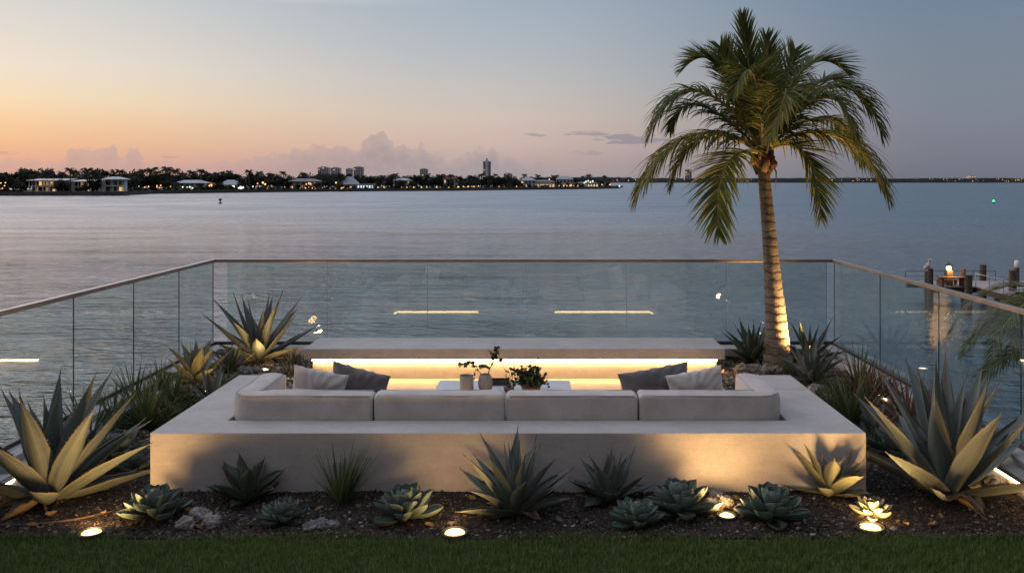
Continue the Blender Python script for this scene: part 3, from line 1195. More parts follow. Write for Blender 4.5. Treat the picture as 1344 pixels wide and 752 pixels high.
# bushy pot plant
x, y = tp(697, 8.30)
root = empty('pot_plant', (x, y, TZ))
tag(root, 'bushy dark green plant in a clay bowl on table', 'plant')
MB().lathe([(.05, 0), (.085, .012), (.10, .05), (.10, .062), (.09, .058), (.05, .045), (0, .045)], 28).build('pot', M['terracotta'], root, smooth=True)
tw, lf = MB(), MB()
for k in range(46):
    a = rnd.uniform(0, 2 * PI)
    rr = rnd.uniform(.05, .19)
    zz = rnd.uniform(.03, .24) * (1 - .3 * rr / .19)
    twig((0, 0, .05), (math.cos(a) * rr, math.sin(a) * rr, .04 + zz), (0, 0, .03), 15, .0028, .042)
twig((0, 0, .05), tpx(706, 473), (.02, 0, .03), 6, .003, .03)
twig((.05, 0, .08), tpx(719, 510), (.02, 0, .08), 14, .003, .035)
tw.build('twigs', M['twig'], root)
lf.build('leaves', M['leaf_small'], root)
# dry twigs left of it
x, y = tp(668, 8.30)
root = empty('dry_twigs', (x, y, TZ))
tag(root, 'thin dry twigs in a small clay bowl beside bushy plant', 'plant')
MB().lathe([(.03, 0), (.05, .012), (.055, .045), (.05, .042), (0, .03)], 24).build('bowl', M['terracotta'], root, smooth=True)
tw, lf = MB(), MB()
for (qx, qy, n) in ((659, 472, 3), (667, 484, 4), (675, 477, 2), (676, 482, 3), (672, 488, 5), (663, 490, 3), (680, 494, 4)):
    twig((rnd.uniform(-.015, .015), 0, .03), tpx(qx, qy), (0, 0, 0), n, .0028, .024)
tw.build('twigs', M['twig'], root)
lf.build('leaves', M['leaf_small'], root)


def blob(name, mat, loc, r, seed, squash=(1, 1, .7), rough=.18, sub=3, parent=None):
    bm = bmesh.new()
    bmesh.ops.create_icosphere(bm, subdivisions=sub, radius=1)
    for v in bm.verts:
        p = v.co.copy()
        k = 1 + rough * nz(p.x + seed * 7.3, p.y, p.z, 1.6) + rough * .7 * nz(p.x + seed, p.y * 1.1, p.z, 4.2) + rough * .35 * nz(p.x, p.y + seed, p.z, 9)
        v.co = Vector((p.x * squash[0], p.y * squash[1], p.z * squash[2])) * r * k
    me = bpy.data.meshes.new(name)
    bm.to_mesh(me)
    bm.free()
    me.materials.append(mat)
    me.polygons.foreach_set('use_smooth', [True] * len(me.polygons))
    o = link(name, me, parent)
    o.location = loc
    return o


for px, lb, r in ((624.5, 'small white pebble between the two grey vases', .036), (652, 'larger white pebble right of the ribbed vase', .045)):
    x, y = tp(px, 8.2)
    tag(blob('pebble', M['stone_white'], (x, y, TZ + r * .62), r, px, (1, 1, .68), .05), lb, 'pebble', 'white pebbles on the coffee table')
x, y = tp(655, 8.6)
root = empty('wooden_tray', (x, y, TZ))
tag(root, 'dark low tray at the back of coffee table', 'tray')
MB().box(-.11, .11, -.06, .06, 0, .012).build('base', M['wood_dark'], root)
MB().box(-.11, .11, -.06, -.052, .0125, .05).box(-.11, .11, .052, .06, .0125, .05).box(-.11, -.102, -.0515, .0515, .0125, .05).box(.102, .11, -.0515, .0515, .0125, .05).build('rim', M['wood_dark'], root)

# ================================================================== PLANTS OF THE BED
GOLD = 2.399963


def leaf_blade(b_, sp, base, azm, tilt, length, width, curve, chan, thick, prof, rs, twist=0.0, nseg=12, wave=0.0):
    """one fleshy leaf; tilt is measured from vertical; spines of its margin go to sp"""
    out_d = Vector((math.cos(azm), math.sin(azm), 0))
    side = Vector((-math.sin(azm), math.cos(azm), 0))
    up = Vector((0, 0, 1))
    p = Vector(base)
    ds = length / nseg
    us = (-1, -.62, -.28, 0, .28, .62, 1)
    top, bot, L_, V_ = [], [], [], []
    lb = rs.uniform(-.10, .10)
    for k in range(nseg + 1):
        s = k / nseg
        th = tilt + curve * (s - .25) * (1.4 if s > .25 else .6)
        d = out_d * math.sin(th) + up * math.cos(th)
        nrm = (up * math.sin(th) - out_d * math.cos(th))       # inner face of the leaf
        tw = twist * s
        sd = side * math.cos(tw) + nrm * math.sin(tw)
        nn = nrm * math.cos(tw) - side * math.sin(tw)
        w = width * .5 * prof(s)
        c = p + side * (lb * length * s * s)
        row_t, row_b = [], []
        for u_ in us:
            dip = chan * w * (u_ * u_ - .35)
            wv = wave * w * math.sin(s * 19 + u_ * 2) * abs(u_) ** 2
            row_t.append(c + sd * (u_ * w) + nn * (dip + wv))
            row_b.append(c + sd * (u_ * w * .97) + nn * (dip + wv - thick * (1 - .8 * s) * (1 - .86 * u_ * u_)))
        top.append(row_t)
        bot.append(row_b)
        p = p + d * ds
    vs, lu, lv, fs = [], [], [], []
    m = len(us)
    for rows in (top, bot):
        for k, row in enumerate(rows):
            for u_, q in zip(us, row):
                vs.append(q)
                lu.append(u_)
                lv.append(k / nseg)
    B = (nseg + 1) * m
    for k in range(nseg):
        for i in range(m - 1):
            a = k * m + i
            fs.append((a, a + 1, a + m + 1, a + m))
            fs.append((B + a, B + a + m, B + a + m + 1, B + a + 1))
        fs.append((k * m, (k + 1) * m, B + (k + 1) * m, B + k * m))
        e = k * m + m - 1
        fs.append((e, B + e, B + e + m, e + m))
    b_.add(vs, fs, 0, lu, lv)
    if sp is not None:
        tipd = (top[-1][3] - top[-2][3]).normalized()
        t = top[-1][3]
        r = width * .018 + .001
        b_.tube([t - tipd * .012, t + tipd * .012, t + tipd * (.02 + length * .03)], [r * 1.2, r, .0004], 5, True, 1)
        for sgn, ix in ((-1, 0), (1, m - 1)):
            for k in range(2, nseg - 1):
                for fr in (.15, .6):
                    q = top[k][ix].lerp(top[k + 1][ix], fr)
                    along = (top[k + 1][ix] - top[k][ix]).normalized()
                    outw = (top[k][ix] - top[k][3]).normalized()
                    s_ = .0105 * (.6 + .7 * rs.random()) * (width / .14) ** .5
                    q = q - outw * .002
                    b_.add([q - along * s_ * .55, q + along * s_ * .55, q + outw * s_ - along * s_ * .1], [(0, 1, 2)], 1)


def prof_agave(s):
    if s < .42:
        return .62 + .38 * math.sin(s / .42 * PI / 2)
    t = (s - .42) / .58
    return max(.012, (1 - t ** 1.55) * (1 - .12 * t))


def prof_short(s):
    if s < .5:
        return .55 + .45 * math.sin(s / .5 * PI / 2)
    t = (s - .5) / .5
    return max(.02, 1 - t ** 2.1)


def prof_ech(s):
    if s < .66:
        return .42 + .58 * math.sin(s / .66 * PI / 2) ** 1.2
    t = (s - .66) / .34
    return max(.03, (1 - t ** 2.4))


def agave(label, loc, n, length, width, mat='agave', seed=1, t_out=86, t_in=8, chan=.55, curve=.18, prof=prof_agave, squat=1.0, group=None, rz=None, cat='agave', name='agave_plant', outlen=.78):
    rs = random.Random(seed)
    root = empty(name, loc, rs.uniform(0, 6.28) if rz is None else rz)
    tag(root, label, cat, group)
    b_, sp = MB(), True
    for i in range(n):
        f = i / (n - 1)                       # 0 outermost .. 1 heart
        tilt = R(t_out + (t_in - t_out) * f ** .78 + rs.uniform(-6, 6))
        ln = length * (outlen + (1 - outlen) * math.sin(min(1, f * 1.7) * PI / 2)) * (1 - .22 * max(0, f - .75) / .25) * rs.uniform(.88, 1.08)
        wd = width * (1 - .45 * max(0, f - .55) / .45) * rs.uniform(.88, 1.1)
        r0 = length * .085 * (1 - f) + .004
        a = i * GOLD + rs.uniform(-.2, .2)
        base = (math.cos(a) * r0, math.sin(a) * r0, length * .015 + length * .05 * f)
        cv = curve * (1.0 if f > .25 else .4) * rs.uniform(-.6, 1.3)
        leaf_blade(b_, sp, base, a, tilt, ln, wd, cv, chan * rs.uniform(.8, 1.2), width * .13, prof, rs, rs.uniform(-.35, .35), 12, rs.uniform(0, .05))
    b_.tube([(0, 0, -.05), (0, 0, length * .09)], [length * .10, length * .05], 10)
    if length > .45:
        dl = MB()
        for i in range(6):
            a = rs.uniform(0, 6.28)
            leaf_blade(dl, None, (math.cos(a) * length * .06, math.sin(a) * length * .06, .03), a, R(rs.uniform(88, 97)), length * rs.uniform(.28, .5), width * rs.uniform(.4, .65), rs.uniform(-.1, .25), rs.uniform(.9, 1.6), width * .04, prof_agave, rs, rs.uniform(-.8, .8), 10, .25)
        dl.build('dry_leaves', M['dry_agave'], root, smooth=True, attrs=True)
    b_.build('leaf_rosette', [M[mat], M['spine']], root, smooth=True, attrs=True)
    return root


def bp(px, py):
    """a point on the bed seen at this place of the photo"""
    z = 0.0
    for _ in range(6):
        q = at(px, py, z)
        z = bed_z(q.x, q.y)
    return Vector((q.x, q.y, z - .004))


AG = 'agaves planted in the garden bed'
agave('largest left agave, broad blue grey leaves with toothed edges, by left glass', bp(66, 655), 25, .90, .190, seed=11, t_out=80, t_in=6, rz=.4, group=AG)
agave('largest agave of all, long arching blue grey leaves, right of the lounge', bp(1243, 648), 25, 1.0, .20, seed=23, t_out=80, t_in=5, rz=1.9, group=AG)
agave('spiky blue grey agave in the middle front of the platform wall', bp(676, 672), 27, .52, .122, seed=31, t_in=5, rz=1.1, group=AG)
agave('dark compact agave at the left of the platform wall', bp(325, 655), 17, .34, .125, 'agave_green', seed=41, prof=prof_short, t_in=10, group=AG)
agave('compact grey agave right of the middle agave at platform wall', bp(800, 655), 18, .36, .118, seed=51, prof=prof_short, t_in=10, group=AG)
agave('pale lit agave at the right end of the platform wall', bp(1090, 648), 17, .38, .13, 'agave_pale', seed=61, prof=prof_short, t_in=12, t_out=80, group=AG)
agave('tall lit agave in the back left corner by the bench', bp(340, 473), 24, .86, .15, seed=71, t_in=6, rz=.9, group=AG)
agave('medium agave with few wide leaves beside the left curb', bp(258, 500), 13, .50, .14, 'agave_pale', seed=81, t_out=70, t_in=12, group=AG)
agave('small upright agave against the left platform edge', bp(278, 524), 10, .36, .085, seed=83, t_out=60, t_in=12, group=AG)
agave('dusky agave behind the palm trunk on its left side', bp(988, 474), 18, .56, .11, 'agave_green', seed=91, t_in=14, group=AG)
agave('dusky agave behind the palm trunk on its right side', bp(1062, 472), 13, .54, .10, 'agave_green', seed=101, t_in=14, group=AG)
agave('medium agave in front of the palm trunk, right of platform', bp(1066, 500), 20, .50, .11, 'agave', seed=111, prof=prof_agave, t_in=12, group=AG)
agave('narrow leaved small dark agave below the back left agave', bp(303, 487), 40, .36, .032, 'agave_green', seed=121, t_in=4, t_out=95, group=AG)
agave('tiny narrow leaved agave left of the bench end', bp(383, 478), 26, .20, .026, 'agave_green', seed=131, group=AG)
agave('tiny pale narrow leaved agave left of the bench base', bp(378, 491), 22, .17, .026, 'agave_pale', seed=133, group=AG)


def echeveria(label, loc, size, n=34, mat='echeveria', seed=1, t_in=6):
    rs = random.Random(seed)
    root = empty('echeveria', loc, rs.uniform(0, 6))
    tag(root, label, 'succulent', 'rosette succulents in the garden bed')
    b_ = MB()
    R_ = size / 2
    for i in range(n):
        f = i / (n - 1)
        tilt = R(88 - (88 - t_in) * f ** 1.05 + rs.uniform(-5, 5))
        ln = R_ * (1.0 - .62 * f ** 1.2) * rs.uniform(.9, 1.06)
        wd = R_ * (.50 - .20 * f) * rs.uniform(.92, 1.08)
        a = i * GOLD + rs.uniform(-.12, .12)
        r0 = R_ * .10 * (1 - f)
        leaf_blade(b_, None, (math.cos(a) * r0, math.sin(a) * r0, R_ * (.06 + .34 * f)), a, tilt, ln, wd, -.35 * (1 - f) - .12, .62, R_ * .075, prof_ech, rs, rs.uniform(-.15, .15), 10)
    b_.tube([(0, 0, -.03), (0, 0, R_ * .4)], [R_ * .14, R_ * .06], 8)
    b_.build('leaf_rosette', M[mat], root, smooth=True, attrs=True)
    return root


echeveria('wide open rosette succulent at the left front corner of platform', bp(203, 678), .52, 34, seed=1)
echeveria('small green rosette succulent below the dark compact agave', bp(369, 684), .37, 36, 'echeveria', seed=2)
echeveria('broad rosette succulent left of the middle agave', bp(531, 680), .54, 30, seed=3)
echeveria('small tight rosette succulent below the compact grey agave', bp(836, 688), .42, 34, seed=4)
echeveria('tall pointed rosette succulent left of the small uplight', bp(893, 672), .56, 34, seed=5, t_in=4)
echeveria('rosette succulent right of the small uplight and rocks', bp(1013, 680), .54, 32, seed=6)
echeveria('smallest brightly lit rosette succulent above the right front uplight', bp(1147, 678), .33, 26, 'agave_pale', seed=7)
echeveria('large blue rosette succulent behind the largest left agave', bp(150, 606), .62, 36, seed=8)
echeveria('small flat rosette succulent at the left foot of platform', bp(176, 616), .34, 26, seed=9)
echeveria('large dark rosette succulent between platform corner and largest agave', bp(1180, 596), .62, 36, seed=10)


def blades(name, label, loc, n, length, width, mat, seed, spread=60, droop=.3, cat='yucca', group='spiky yuccas in the garden bed', low=8):
    rs = random.Random(seed)
    root = empty(name, loc, 0)
    tag(root, label, cat, group)
    b_ = MB()
    for i in range(n):
        a = rs.uniform(0, 2 * PI)
        tl = R(low + (spread - low) * rs.random() ** .8)
        ln = length * rs.uniform(.65, 1.08) * (1 - .12 * tl)
        w = width * rs.uniform(.7, 1.15)
        o_ = Vector((math.cos(a), math.sin(a), 0))
        s_ = Vector((-math.sin(a), math.cos(a), 0))
        p = o_ * rs.uniform(0, .035) + Vector((rs.uniform(-.02, .02), rs.uniform(-.02, .02), -.01))
        vs, fs = [], []
        ns = 6
        dr = droop * rs.uniform(.2, 1.4)
        for k in range(ns + 1):
            s = k / ns
            th = tl + dr * s * s
            d = o_ * math.sin(th) + Vector((0, 0, math.cos(th)))
            nn = Vector((0, 0, math.sin(th))) - o_ * math.cos(th)
            ww = w * .5 * (.75 + .25 * math.sin(min(1, s / .35) * PI / 2)) * (1 - max(0, s - .35) / .65) + .0004
            vs += [p + s_ * ww + nn * ww * .35, p - nn * ww * .25, p - s_ * ww + nn * ww * .35]
            p = p + d * (ln / ns)
        for k in range(ns):
            q = k * 3
            fs += [(q, q + 1, q + 4, q + 3), (q + 1, q + 2, q + 5, q + 4)]
        b_.add(vs, fs)
    b_.build('blades', M[mat], root, smooth=False)
    cr_ = MB().lathe([(.05, -.03), (.045, .03), (.025, .07), (.0, .08)], 10)
    cr_.build('stem', M['boot'], root, smooth=True)
    return root


blades('yucca_plant', 'dark green spiky yucca alone against the platform wall', bp(447, 660), 64, .50, .020, 'yucca', 1, 46, .15)
blades('yucca_plant', 'tall green spiky yucca beside the left curb behind agave', bp(118, 578), 52, .62, .026, 'yucca', 2, 58, .12)
blades('yucca_plant', 'dense dark green yucca left of the platform side', bp(192, 560), 120, .60, .022, 'yucca', 3, 72, .3)
blades('yucca_plant', 'thin yucca between the left curb and the wide leaved agave', bp(228, 530), 60, .46, .018, 'yucca', 4, 66, .3)
blades('yucca_plant', 'upright green yucca right of the platform corner', bp(1118, 560), 90, .72, .019, 'yucca', 5, 52, .25)
blades('yucca_plant', 'reddish bronze spiky yucca by the right curb lights', bp(1192, 556), 66, .64, .028, 'yucca_red', 6, 70, .1)
blades('yucca_plant', 'thin brownish yucca beyond the green yucca on the right', bp(1140, 530), 60, .62, .017, 'yucca_red', 8, 46, .2)


blades('yucca_plant', 'small bright green yucca between curb light and the left agave', bp(150, 556), 60, .46, .022, 'yucca', 12, 64, .2)
blades('yucca_plant', 'short yucca squeezed between dense yucca and left platform side', bp(222, 548), 56, .36, .016, 'yucca', 13, 74, .3)
blades('yucca_plant', 'arching green yucca right beside the right platform side', bp(1096, 548), 70, .5, .016, 'yucca', 14, 74, .4)
blades('yucca_plant', 'pale green yucca at the curb beyond the reddish yucca', bp(1160, 522), 60, .5, .018, 'yucca', 15, 60, .2)
blades('yucca_plant', 'fine leaved yucca touching the left curb near the seams', bp(176, 532), 64, .52, .018, 'yucca', 21, 58, .25)
blades('yucca_plant', 'spiky yucca at left curb in front of wide leaved agave', bp(212, 516), 60, .44, .018, 'yucca', 22, 60, .2)
blades('yucca_plant', 'short tufted yucca by the left platform edge near its end', bp(296, 508), 56, .30, .014, 'yucca', 23, 72, .3)
blades('yucca_plant', 'tall thin yucca by the right curb halfway along', bp(1128, 512), 64, .60, .016, 'yucca', 24, 50, .2)
blades('yucca_plant', 'second reddish spiky yucca nearer to the largest agave', bp(1206, 580), 54, .50, .024, 'yucca_red', 25, 66, .1)
blades('yucca_plant', 'low green yucca in front of the reddish yuccas', bp(1152, 588), 64, .34, .016, 'yucca', 26, 76, .3)
blades('yucca_plant', 'small tufted yucca right of the palm foot stones', bp(1040, 492), 50, .30, .014, 'yucca', 27, 70, .3)
agave('small blue agave in the gap left of dense yucca', bp(108, 600), 15, .34, .085, seed=141, prof=prof_short, t_in=12, group=AG)
agave('small blue agave between right platform side and reddish yucca', bp(1150, 578), 14, .36, .085, seed=143, prof=prof_short, t_in=12, group=AG)


def shrub(label, loc, r, n, seed, mat='leaf_small', size=.035):
    rs = random.Random(seed)
    root = empty('low_shrub', loc)
    tag(root, label, 'shrub', 'low leafy shrubs in the garden bed')
    lf_, tw_ = MB(), MB()
    for k in range(26):
        a, rr = rs.uniform(0, 6.28), rs.uniform(.2, 1) * r
        e = Vector((math.cos(a) * rr, math.sin(a) * rr, rs.uniform(.25, .8) * r))
        tw_.tube([(0, 0, 0), e * .5 + Vector((0, 0, .03)), e], [.004, .003, .0015], 4)
        for j in range(n // 26):
            t = rs.uniform(.3, 1.05)
            q = e * t + Vector((rs.uniform(-.03, .03), rs.uniform(-.03, .03), rs.uniform(-.02, .03)))
            leaf_quad(lf_, q, (rs.uniform(-1, 1), rs.uniform(-1, 1), rs.uniform(-.2, 1)), size * rs.uniform(.6, 1.2), (rs.uniform(-1, 1), rs.uniform(-1, 1), rs.uniform(0, 1)))
    lf_.build('leaves', M[mat], root)
    tw_.build('twigs', M['twig'], root)
    return root


shrub('low dark shrub between the yuccas right of the platform', bp(1090, 540), .22, 420, 1)
shrub('low grey green groundcover shrub behind the coral stones', bp(1104, 520), .20, 380, 2, 'echeveria_leafy' if False else 'leaf_small', .03)
shrub('low dark shrub along the left platform side', bp(246, 536), .20, 380, 3)

# rocks
RK = 'coral stones in the garden bed'
rock_spots = [
    (244, 692, .062, 'coral', 'pale coral stone at left of the cluster by the lawn edge'),
    (262, 684, .072, 'coral', 'tallest coral stone of the cluster by the lawn edge'),
    (279, 690, .060, 'coral', 'coral stone at right of the cluster by the lawn edge'),
    (408, 694, .046, 'slate', 'grey knobbly stone at left end of the small pile'),
    (421, 692, .050, 'slate', 'grey knobbly stone in the middle of the small pile'),
    (436, 692, .044, 'slate', 'grey knobbly stone at right end of the small pile'),
    (933, 668, .060, 'coral', 'brightly lit stone touching the tall pointed rosette'),
    (951, 663, .062, 'coral', 'brightly lit stone right behind the small uplight'),
    (940, 655, .050, 'coral', 'stone at the back of the lit pile near the wall'),
    (972, 672, .045, 'coral', 'brightly lit stone left of the rosette by the uplight'),
    (1302, 640, .075, 'coral', 'round stone right of the largest agave'),
    (1322, 645, .070, 'coral', 'lit stone at the right frame edge below the curb light'),
    (1072, 517, .085, 'coral', 'knobbly stone in front of the right platform agave'),
    (1086, 527, .065, 'coral', 'smaller grey stone beside the right platform side'),
    (974, 489, .080, 'coral', 'left stone of the row at the palm foot'),
    (990, 489, .085, 'coral', 'second stone of the row at the palm foot'),
    (1006, 490, .080, 'coral', 'third stone of the row at the palm foot'),
    (1021, 490, .070, 'coral', 'right stone of the row at the palm foot'),
    (322, 491, .075, 'slate', 'flat stone left of the back left uplight'),
    (336, 489, .060, 'slate', 'small stone beside the back left uplight'),
]
for k, (px, py, r, mt, lb) in enumerate(rock_spots):
    q = bp(px, py)
    o = blob('garden_rock', M[mt], (q.x, q.y, q.z + r * .45), r, k + 1, (1.05, .95, .8), .42, 4)
    tag(o, lb, 'rock', RK)

# dry vine lying on the left bed
pts = [bp(px, py) + Vector((0, 0, .014)) for px, py in ((-60, 692), (0, 691), (40, 690), (80, 686), (110, 681), (135, 675), (152, 671))]
tag(MB().tube(pts, [.009, .009, .008, .008, .007, .006, .005], 7).build('dry_branch', M['twig'], smooth=True), 'long thin dry branch lying on the mulch below left agave', 'branch')

# dry leaves blown into the mulch
M['dry_leaf'] = island_mat('dry_leaf', [(0, (.10, .055, .028)), (.6, (.22, .13, .06)), (1, (.36, .24, .12))], .8, .15)
rs = random.Random(41)
leaf_src = []
for k in range(4):
    b_ = MB()
    L, n_ = .075, 8
    vs, fs = [], []
    for i in range(n_ + 1):
        s_ = i / n_
        w_ = .34 * L * math.sin(PI * min(.98, s_ * .92 + .06)) * (1 + .15 * rs.uniform(-1, 1))
        for u_ in (-1, -.5, 0, .5, 1):
            vs.append((L * (s_ - .5), w_ * u_, .010 + .45 * w_ * u_ * u_ + .022 * (s_ - .4) ** 2 * 4 * (1 if k % 2 else .3) + rs.uniform(-.0015, .0015)))
    for i in range(n_):
        for j in range(4):
            a = i * 5 + j
            fs.append((a, a + 1, a + 6, a + 5))
    b_.add(vs, fs)
    leaf_src.append(b_.mesh('dry_leaf', M['dry_leaf'], smooth=True))
spots_l = [(926 + rs.uniform(-8, 44), rs.uniform(650, 676)) for k in range(14)] + [(rs.uniform(20, 1330), rs.uniform(652, 694)) for k in range(34)]
for k, (px, py) in enumerate(spots_l):
    q = bp(px, py)
    if in_lounge(q.x, q.y, .03):
        continue
    o = link('dry_leaf', leaf_src[k % 4])
    o.location = q + Vector((0, 0, .004))
    sc_ = rs.uniform(.5, 1.15)
    o.scale = (sc_, sc_, sc_)
    o.rotation_euler = (rs.uniform(-.4, .4), rs.uniform(-.4, .4), rs.uniform(0, 6.28))
    near = k < 14
    tag(o, 'curled dry brown leaf lying by the lit stones and small uplight' if near else 'small dry brown leaf scattered on the dark mulch', 'leaf',
        'dry leaves by the lit stones' if near else 'dry leaves scattered on the mulch')

# ================================================================== LIGHTS IN THE BED
def uplight(label, loc, power, aim, size=.075, spot=165, blend=1.0, rad=.075):
    root = empty('garden_uplight', loc)
    tag(root, label, 'uplight', 'round uplights set in the garden bed')
    MB().lathe([(size * 1.18, -.06), (size * 1.18, .012), (size * 1.12, .018), (size * 1.02, .018), (size * 1.02, .006), (0, .006)], 32).build('housing', M['dark_metal'], root, smooth=False)
    size *= .84
    MB().lathe([(size * 1.04, .007), (size, .012), (size * .72, .0155), (size * .72, .010)], 32).build('lens_rim', M['lens_rim'], root, smooth=True)
    MB().lathe([(size * .715, .010), (size * .71, .0157), (size * .4, .0175), (0, .018)], 32).build('lens', M['lens'], root, smooth=True)
    l = bpy.data.lights.new('uplight_lamp', 'SPOT')
    l.energy = power
    l.color = WARM
    l.spot_size = R(spot)
    l.spot_blend = blend
    l.shadow_soft_size = rad
    lo = bpy.data.objects.new('uplight_lamp', l)
    C.objects.link(lo)
    lo.parent = root
    lo.location = (0, 0, .03 + rad * .3)
    lo.rotation_euler = Vector(aim).to_track_quat('-Z', 'Y').to_euler()
    return root


uplight('uplight at lawn edge under the largest left agave', bp(120, 701) + Vector((0, 0, .008)), 50, (-.15, .8, .55), .072)
uplight('uplight at lawn edge in front of the middle agave', bp(597, 701) + Vector((0, 0, .008)), 19, (-.25, .75, .65), .078)
uplight('small uplight beside the brightly lit stones', bp(954, 679) + Vector((0, 0, .008)), 44, (.0, .7, .75), .060)
uplight('uplight at lawn edge below the smallest lit rosette', bp(1142, 694) + Vector((0, 0, .008)), 74, (.42, .62, .66), .082)
uplight('uplight under the tall back left agave', bp(346, 487) + Vector((0, 0, .008)), 34, (-.1, .5, .85), .070)
q = bp(1052, 487)
uplight('uplight hidden by leaves right of the palm trunk', Vector((3.31, 10.10, bed_z(3.31, 10.10) + .02)), 600, (-.27, .15, 1), .060, 88, 1.0)
uplight('small uplight hidden beside the wide leaved agave', bp(268, 516) + Vector((0, 0, .008)), 12, (-.3, .35, .9), .045)
uplight('uplight at lawn edge right of the largest agave', bp(1400, 690) + Vector((0, 0, .008)), 40, (-.35, .7, .6), .075)


def strip_light(label, x, y0, y1, z, power, side):
    root = empty('curb_light', (x, (y0 + y1) / 2, z))
    tag(root, label, 'strip light', 'linear lights on the curb faces')
    L = y1 - y0
    MB().box(-.012, .012, -L / 2 - .01, L / 2 + .01, .0125, .026).build('housing', M['dark_metal'], root)
    MB().box(-.010, .010, -L / 2, L / 2, -.012, .012).build('diffuser', M['led_curb'], root)


strip_light('short glowing strip on right curb behind the reddish yucca', GR - .345, 8.75, 9.25, .105, 5, -1)
strip_light('short glowing strip on right curb beside the largest agave', GR - .345, 6.25, 6.75, .105, 5, -1)
strip_light('short glowing strip on left curb behind the largest left agave', GL + .345, 6.2, 6.62, .105, 5, 1)

# ================================================================== PALM ON THE TERRACE
def bez(p0, p1, p2, p3, t):
    s = 1 - t
    return p0 * (s ** 3) + p1 * (3 * s * s * t) + p2 * (3 * s * t * t) + p3 * (t ** 3)


def frond(parent, p0, p1, p2, p3, llen, n, seed, hint=None, droop=1.0, origin=Vector((0, 0, 0)), spread=(70, 30)):
    rs = random.Random(seed)
    rb, lb = MB(), MB()
    pts = [bez(p0, p1, p2, p3, k / 24) - origin for k in range(25)]
    rb.tube(pts, [.022 * (1 - k / 26) ** .9 + .002 for k in range(25)], 6)
    rch = None
    for k in range(n):
        t = .13 + .87 * (k + rs.uniform(-.2, .2)) / (n - 1)
        t = min(.999, t)
        q = bez(p0, p1, p2, p3, t) - origin
        T = (bez(p0, p1, p2, p3, min(1, t + .01)) - bez(p0, p1, p2, p3, max(0, t - .01))).normalized()
        hu = Vector(hint) if hint else Vector((0, 0, 1))
        S = T.cross(hu)
        if S.length < .25:
            S = T.cross(Vector((.3, -1, .1)))
        S.normalize()
        N_ = S.cross(T)
        ln = llen * (math.sin(PI * (.12 + .80 * t) ** .85) ** .6) * rs.uniform(.86, 1.1)
        if t > .9:
            ln *= 1 - (t - .9) * 3.0
        for sgn in (-1, 1):
            ang = R(spread[0] + (spread[1] - spread[0]) * t + rs.uniform(-7, 7))
            d = (T * math.cos(ang) + S * sgn * math.sin(ang) + N_ * rs.uniform(.05, .34)).normalized()
            g = droop * rs.uniform(.5, 1.5)
            p = q.copy()
            ns = 6
            vs, fs = [], []
            w0 = .0135 * rs.uniform(.75, 1.15)
            for j in range(ns + 1):
                s = j / ns
                wv = (T - d * T.dot(d))
                if wv.length < .05:
                    wv = N_.copy()
                wv.normalize()
                w = w0 * (.55 + .45 * math.sin(min(1, s / .25) * PI / 2)) * (1 - max(0, s - .25) / .75) ** .8 + .0006
                cr_ = d.cross(wv).normalized() * w * .5
                vs += [p + wv * w + cr_, p, p - wv * w + cr_]
                d = (d + Vector((0, 0, -1)) * g * .15 * (s + .25)).normalized()
                p = p + d * (ln / ns)
            for j in range(ns):
                a = j * 3
                fs += [(a, a + 1, a + 4, a + 3), (a + 1, a + 2, a + 5, a + 4)]
            lb.add(vs, fs)
    f = lb.build('frond', M['palm_leaf'], parent)
    rb.build('rachis', M['rachis'], f, smooth=True)
    return f


PY = 10.35
pb = bp(1019, 477)
crown = far(1001, 205, PY)
root = empty('palm_tree', (pb.x, PY, pb.z))
tag(root, 'coconut palm with leaning uplit trunk in the back right corner', 'palm tree')
og = Vector((pb.x, PY, pb.z))
tp_ = [(1021, 482), (1020, 460), (1019, 430), (1016, 390), (1012, 340), (1008, 290), (1004, 245), (1001, 208)]
tr_ = [.190, .162, .138, .116, .095, .082, .075, .072]
pts, rad = [], []
for k in range(85):
    t = k / 84 * (len(tp_) - 1)
    i = min(len(tp_) - 2, int(t))
    fr = t - i
    px_ = tp_[i][0] + (tp_[i + 1][0] - tp_[i][0]) * fr
    py_ = tp_[i][1] + (tp_[i + 1][1] - tp_[i][1]) * fr
    p = far(px_, py_, PY)
    pts.append(p - og)
    r_ = tr_[i] + (tr_[i + 1] - tr_[i]) * fr
    rad.append(r_ * (1 + .035 * math.sin(p.z * 62) ** 3 + .02 * nz(p.z, 1, 0, 5)))
MB().tube(pts, rad, 20).build('trunk', M['bark'], root, smooth=True)
c0 = crown - og
bb_ = MB()
rs = random.Random(9)
for k in range(11):
    a = k * GOLD
    z0 = -.14 + .30 * k / 11
    d = Vector((math.cos(a), math.sin(a), 0))
    bb_.tube([c0 + d * .05 + Vector((0, 0, z0 - .10)), c0 + d * .105 + Vector((0, 0, z0)), c0 + d * (.14 - .04 * k / 11) + Vector((0, 0, z0 + .14 + rs.uniform(-.04, .05)))], [.045, .038, .016], 6)
bb_.build('leaf_base', M['boot'], root, smooth=True)
for (dx, dy, dz, r_) in ((-.13, -.06, -.06, .045), (.11, -.10, -.10, .050)):
    o = blob('coconut', M['coconut'], c0 + Vector((dx, dy, dz)), r_, dx * 50, (.9, .9, 1.15), .05, 2, root)
stk = MB()
stk.tube([c0 + Vector((.07, -.10, -.05)), c0 + Vector((.13, -.13, -.2)), c0 + Vector((.125, -.13, -.42))], [.012, .009, .004], 6)
stk.build('fruit_stalk', M['boot'], root, smooth=True)
UP = (0, -1, .2)
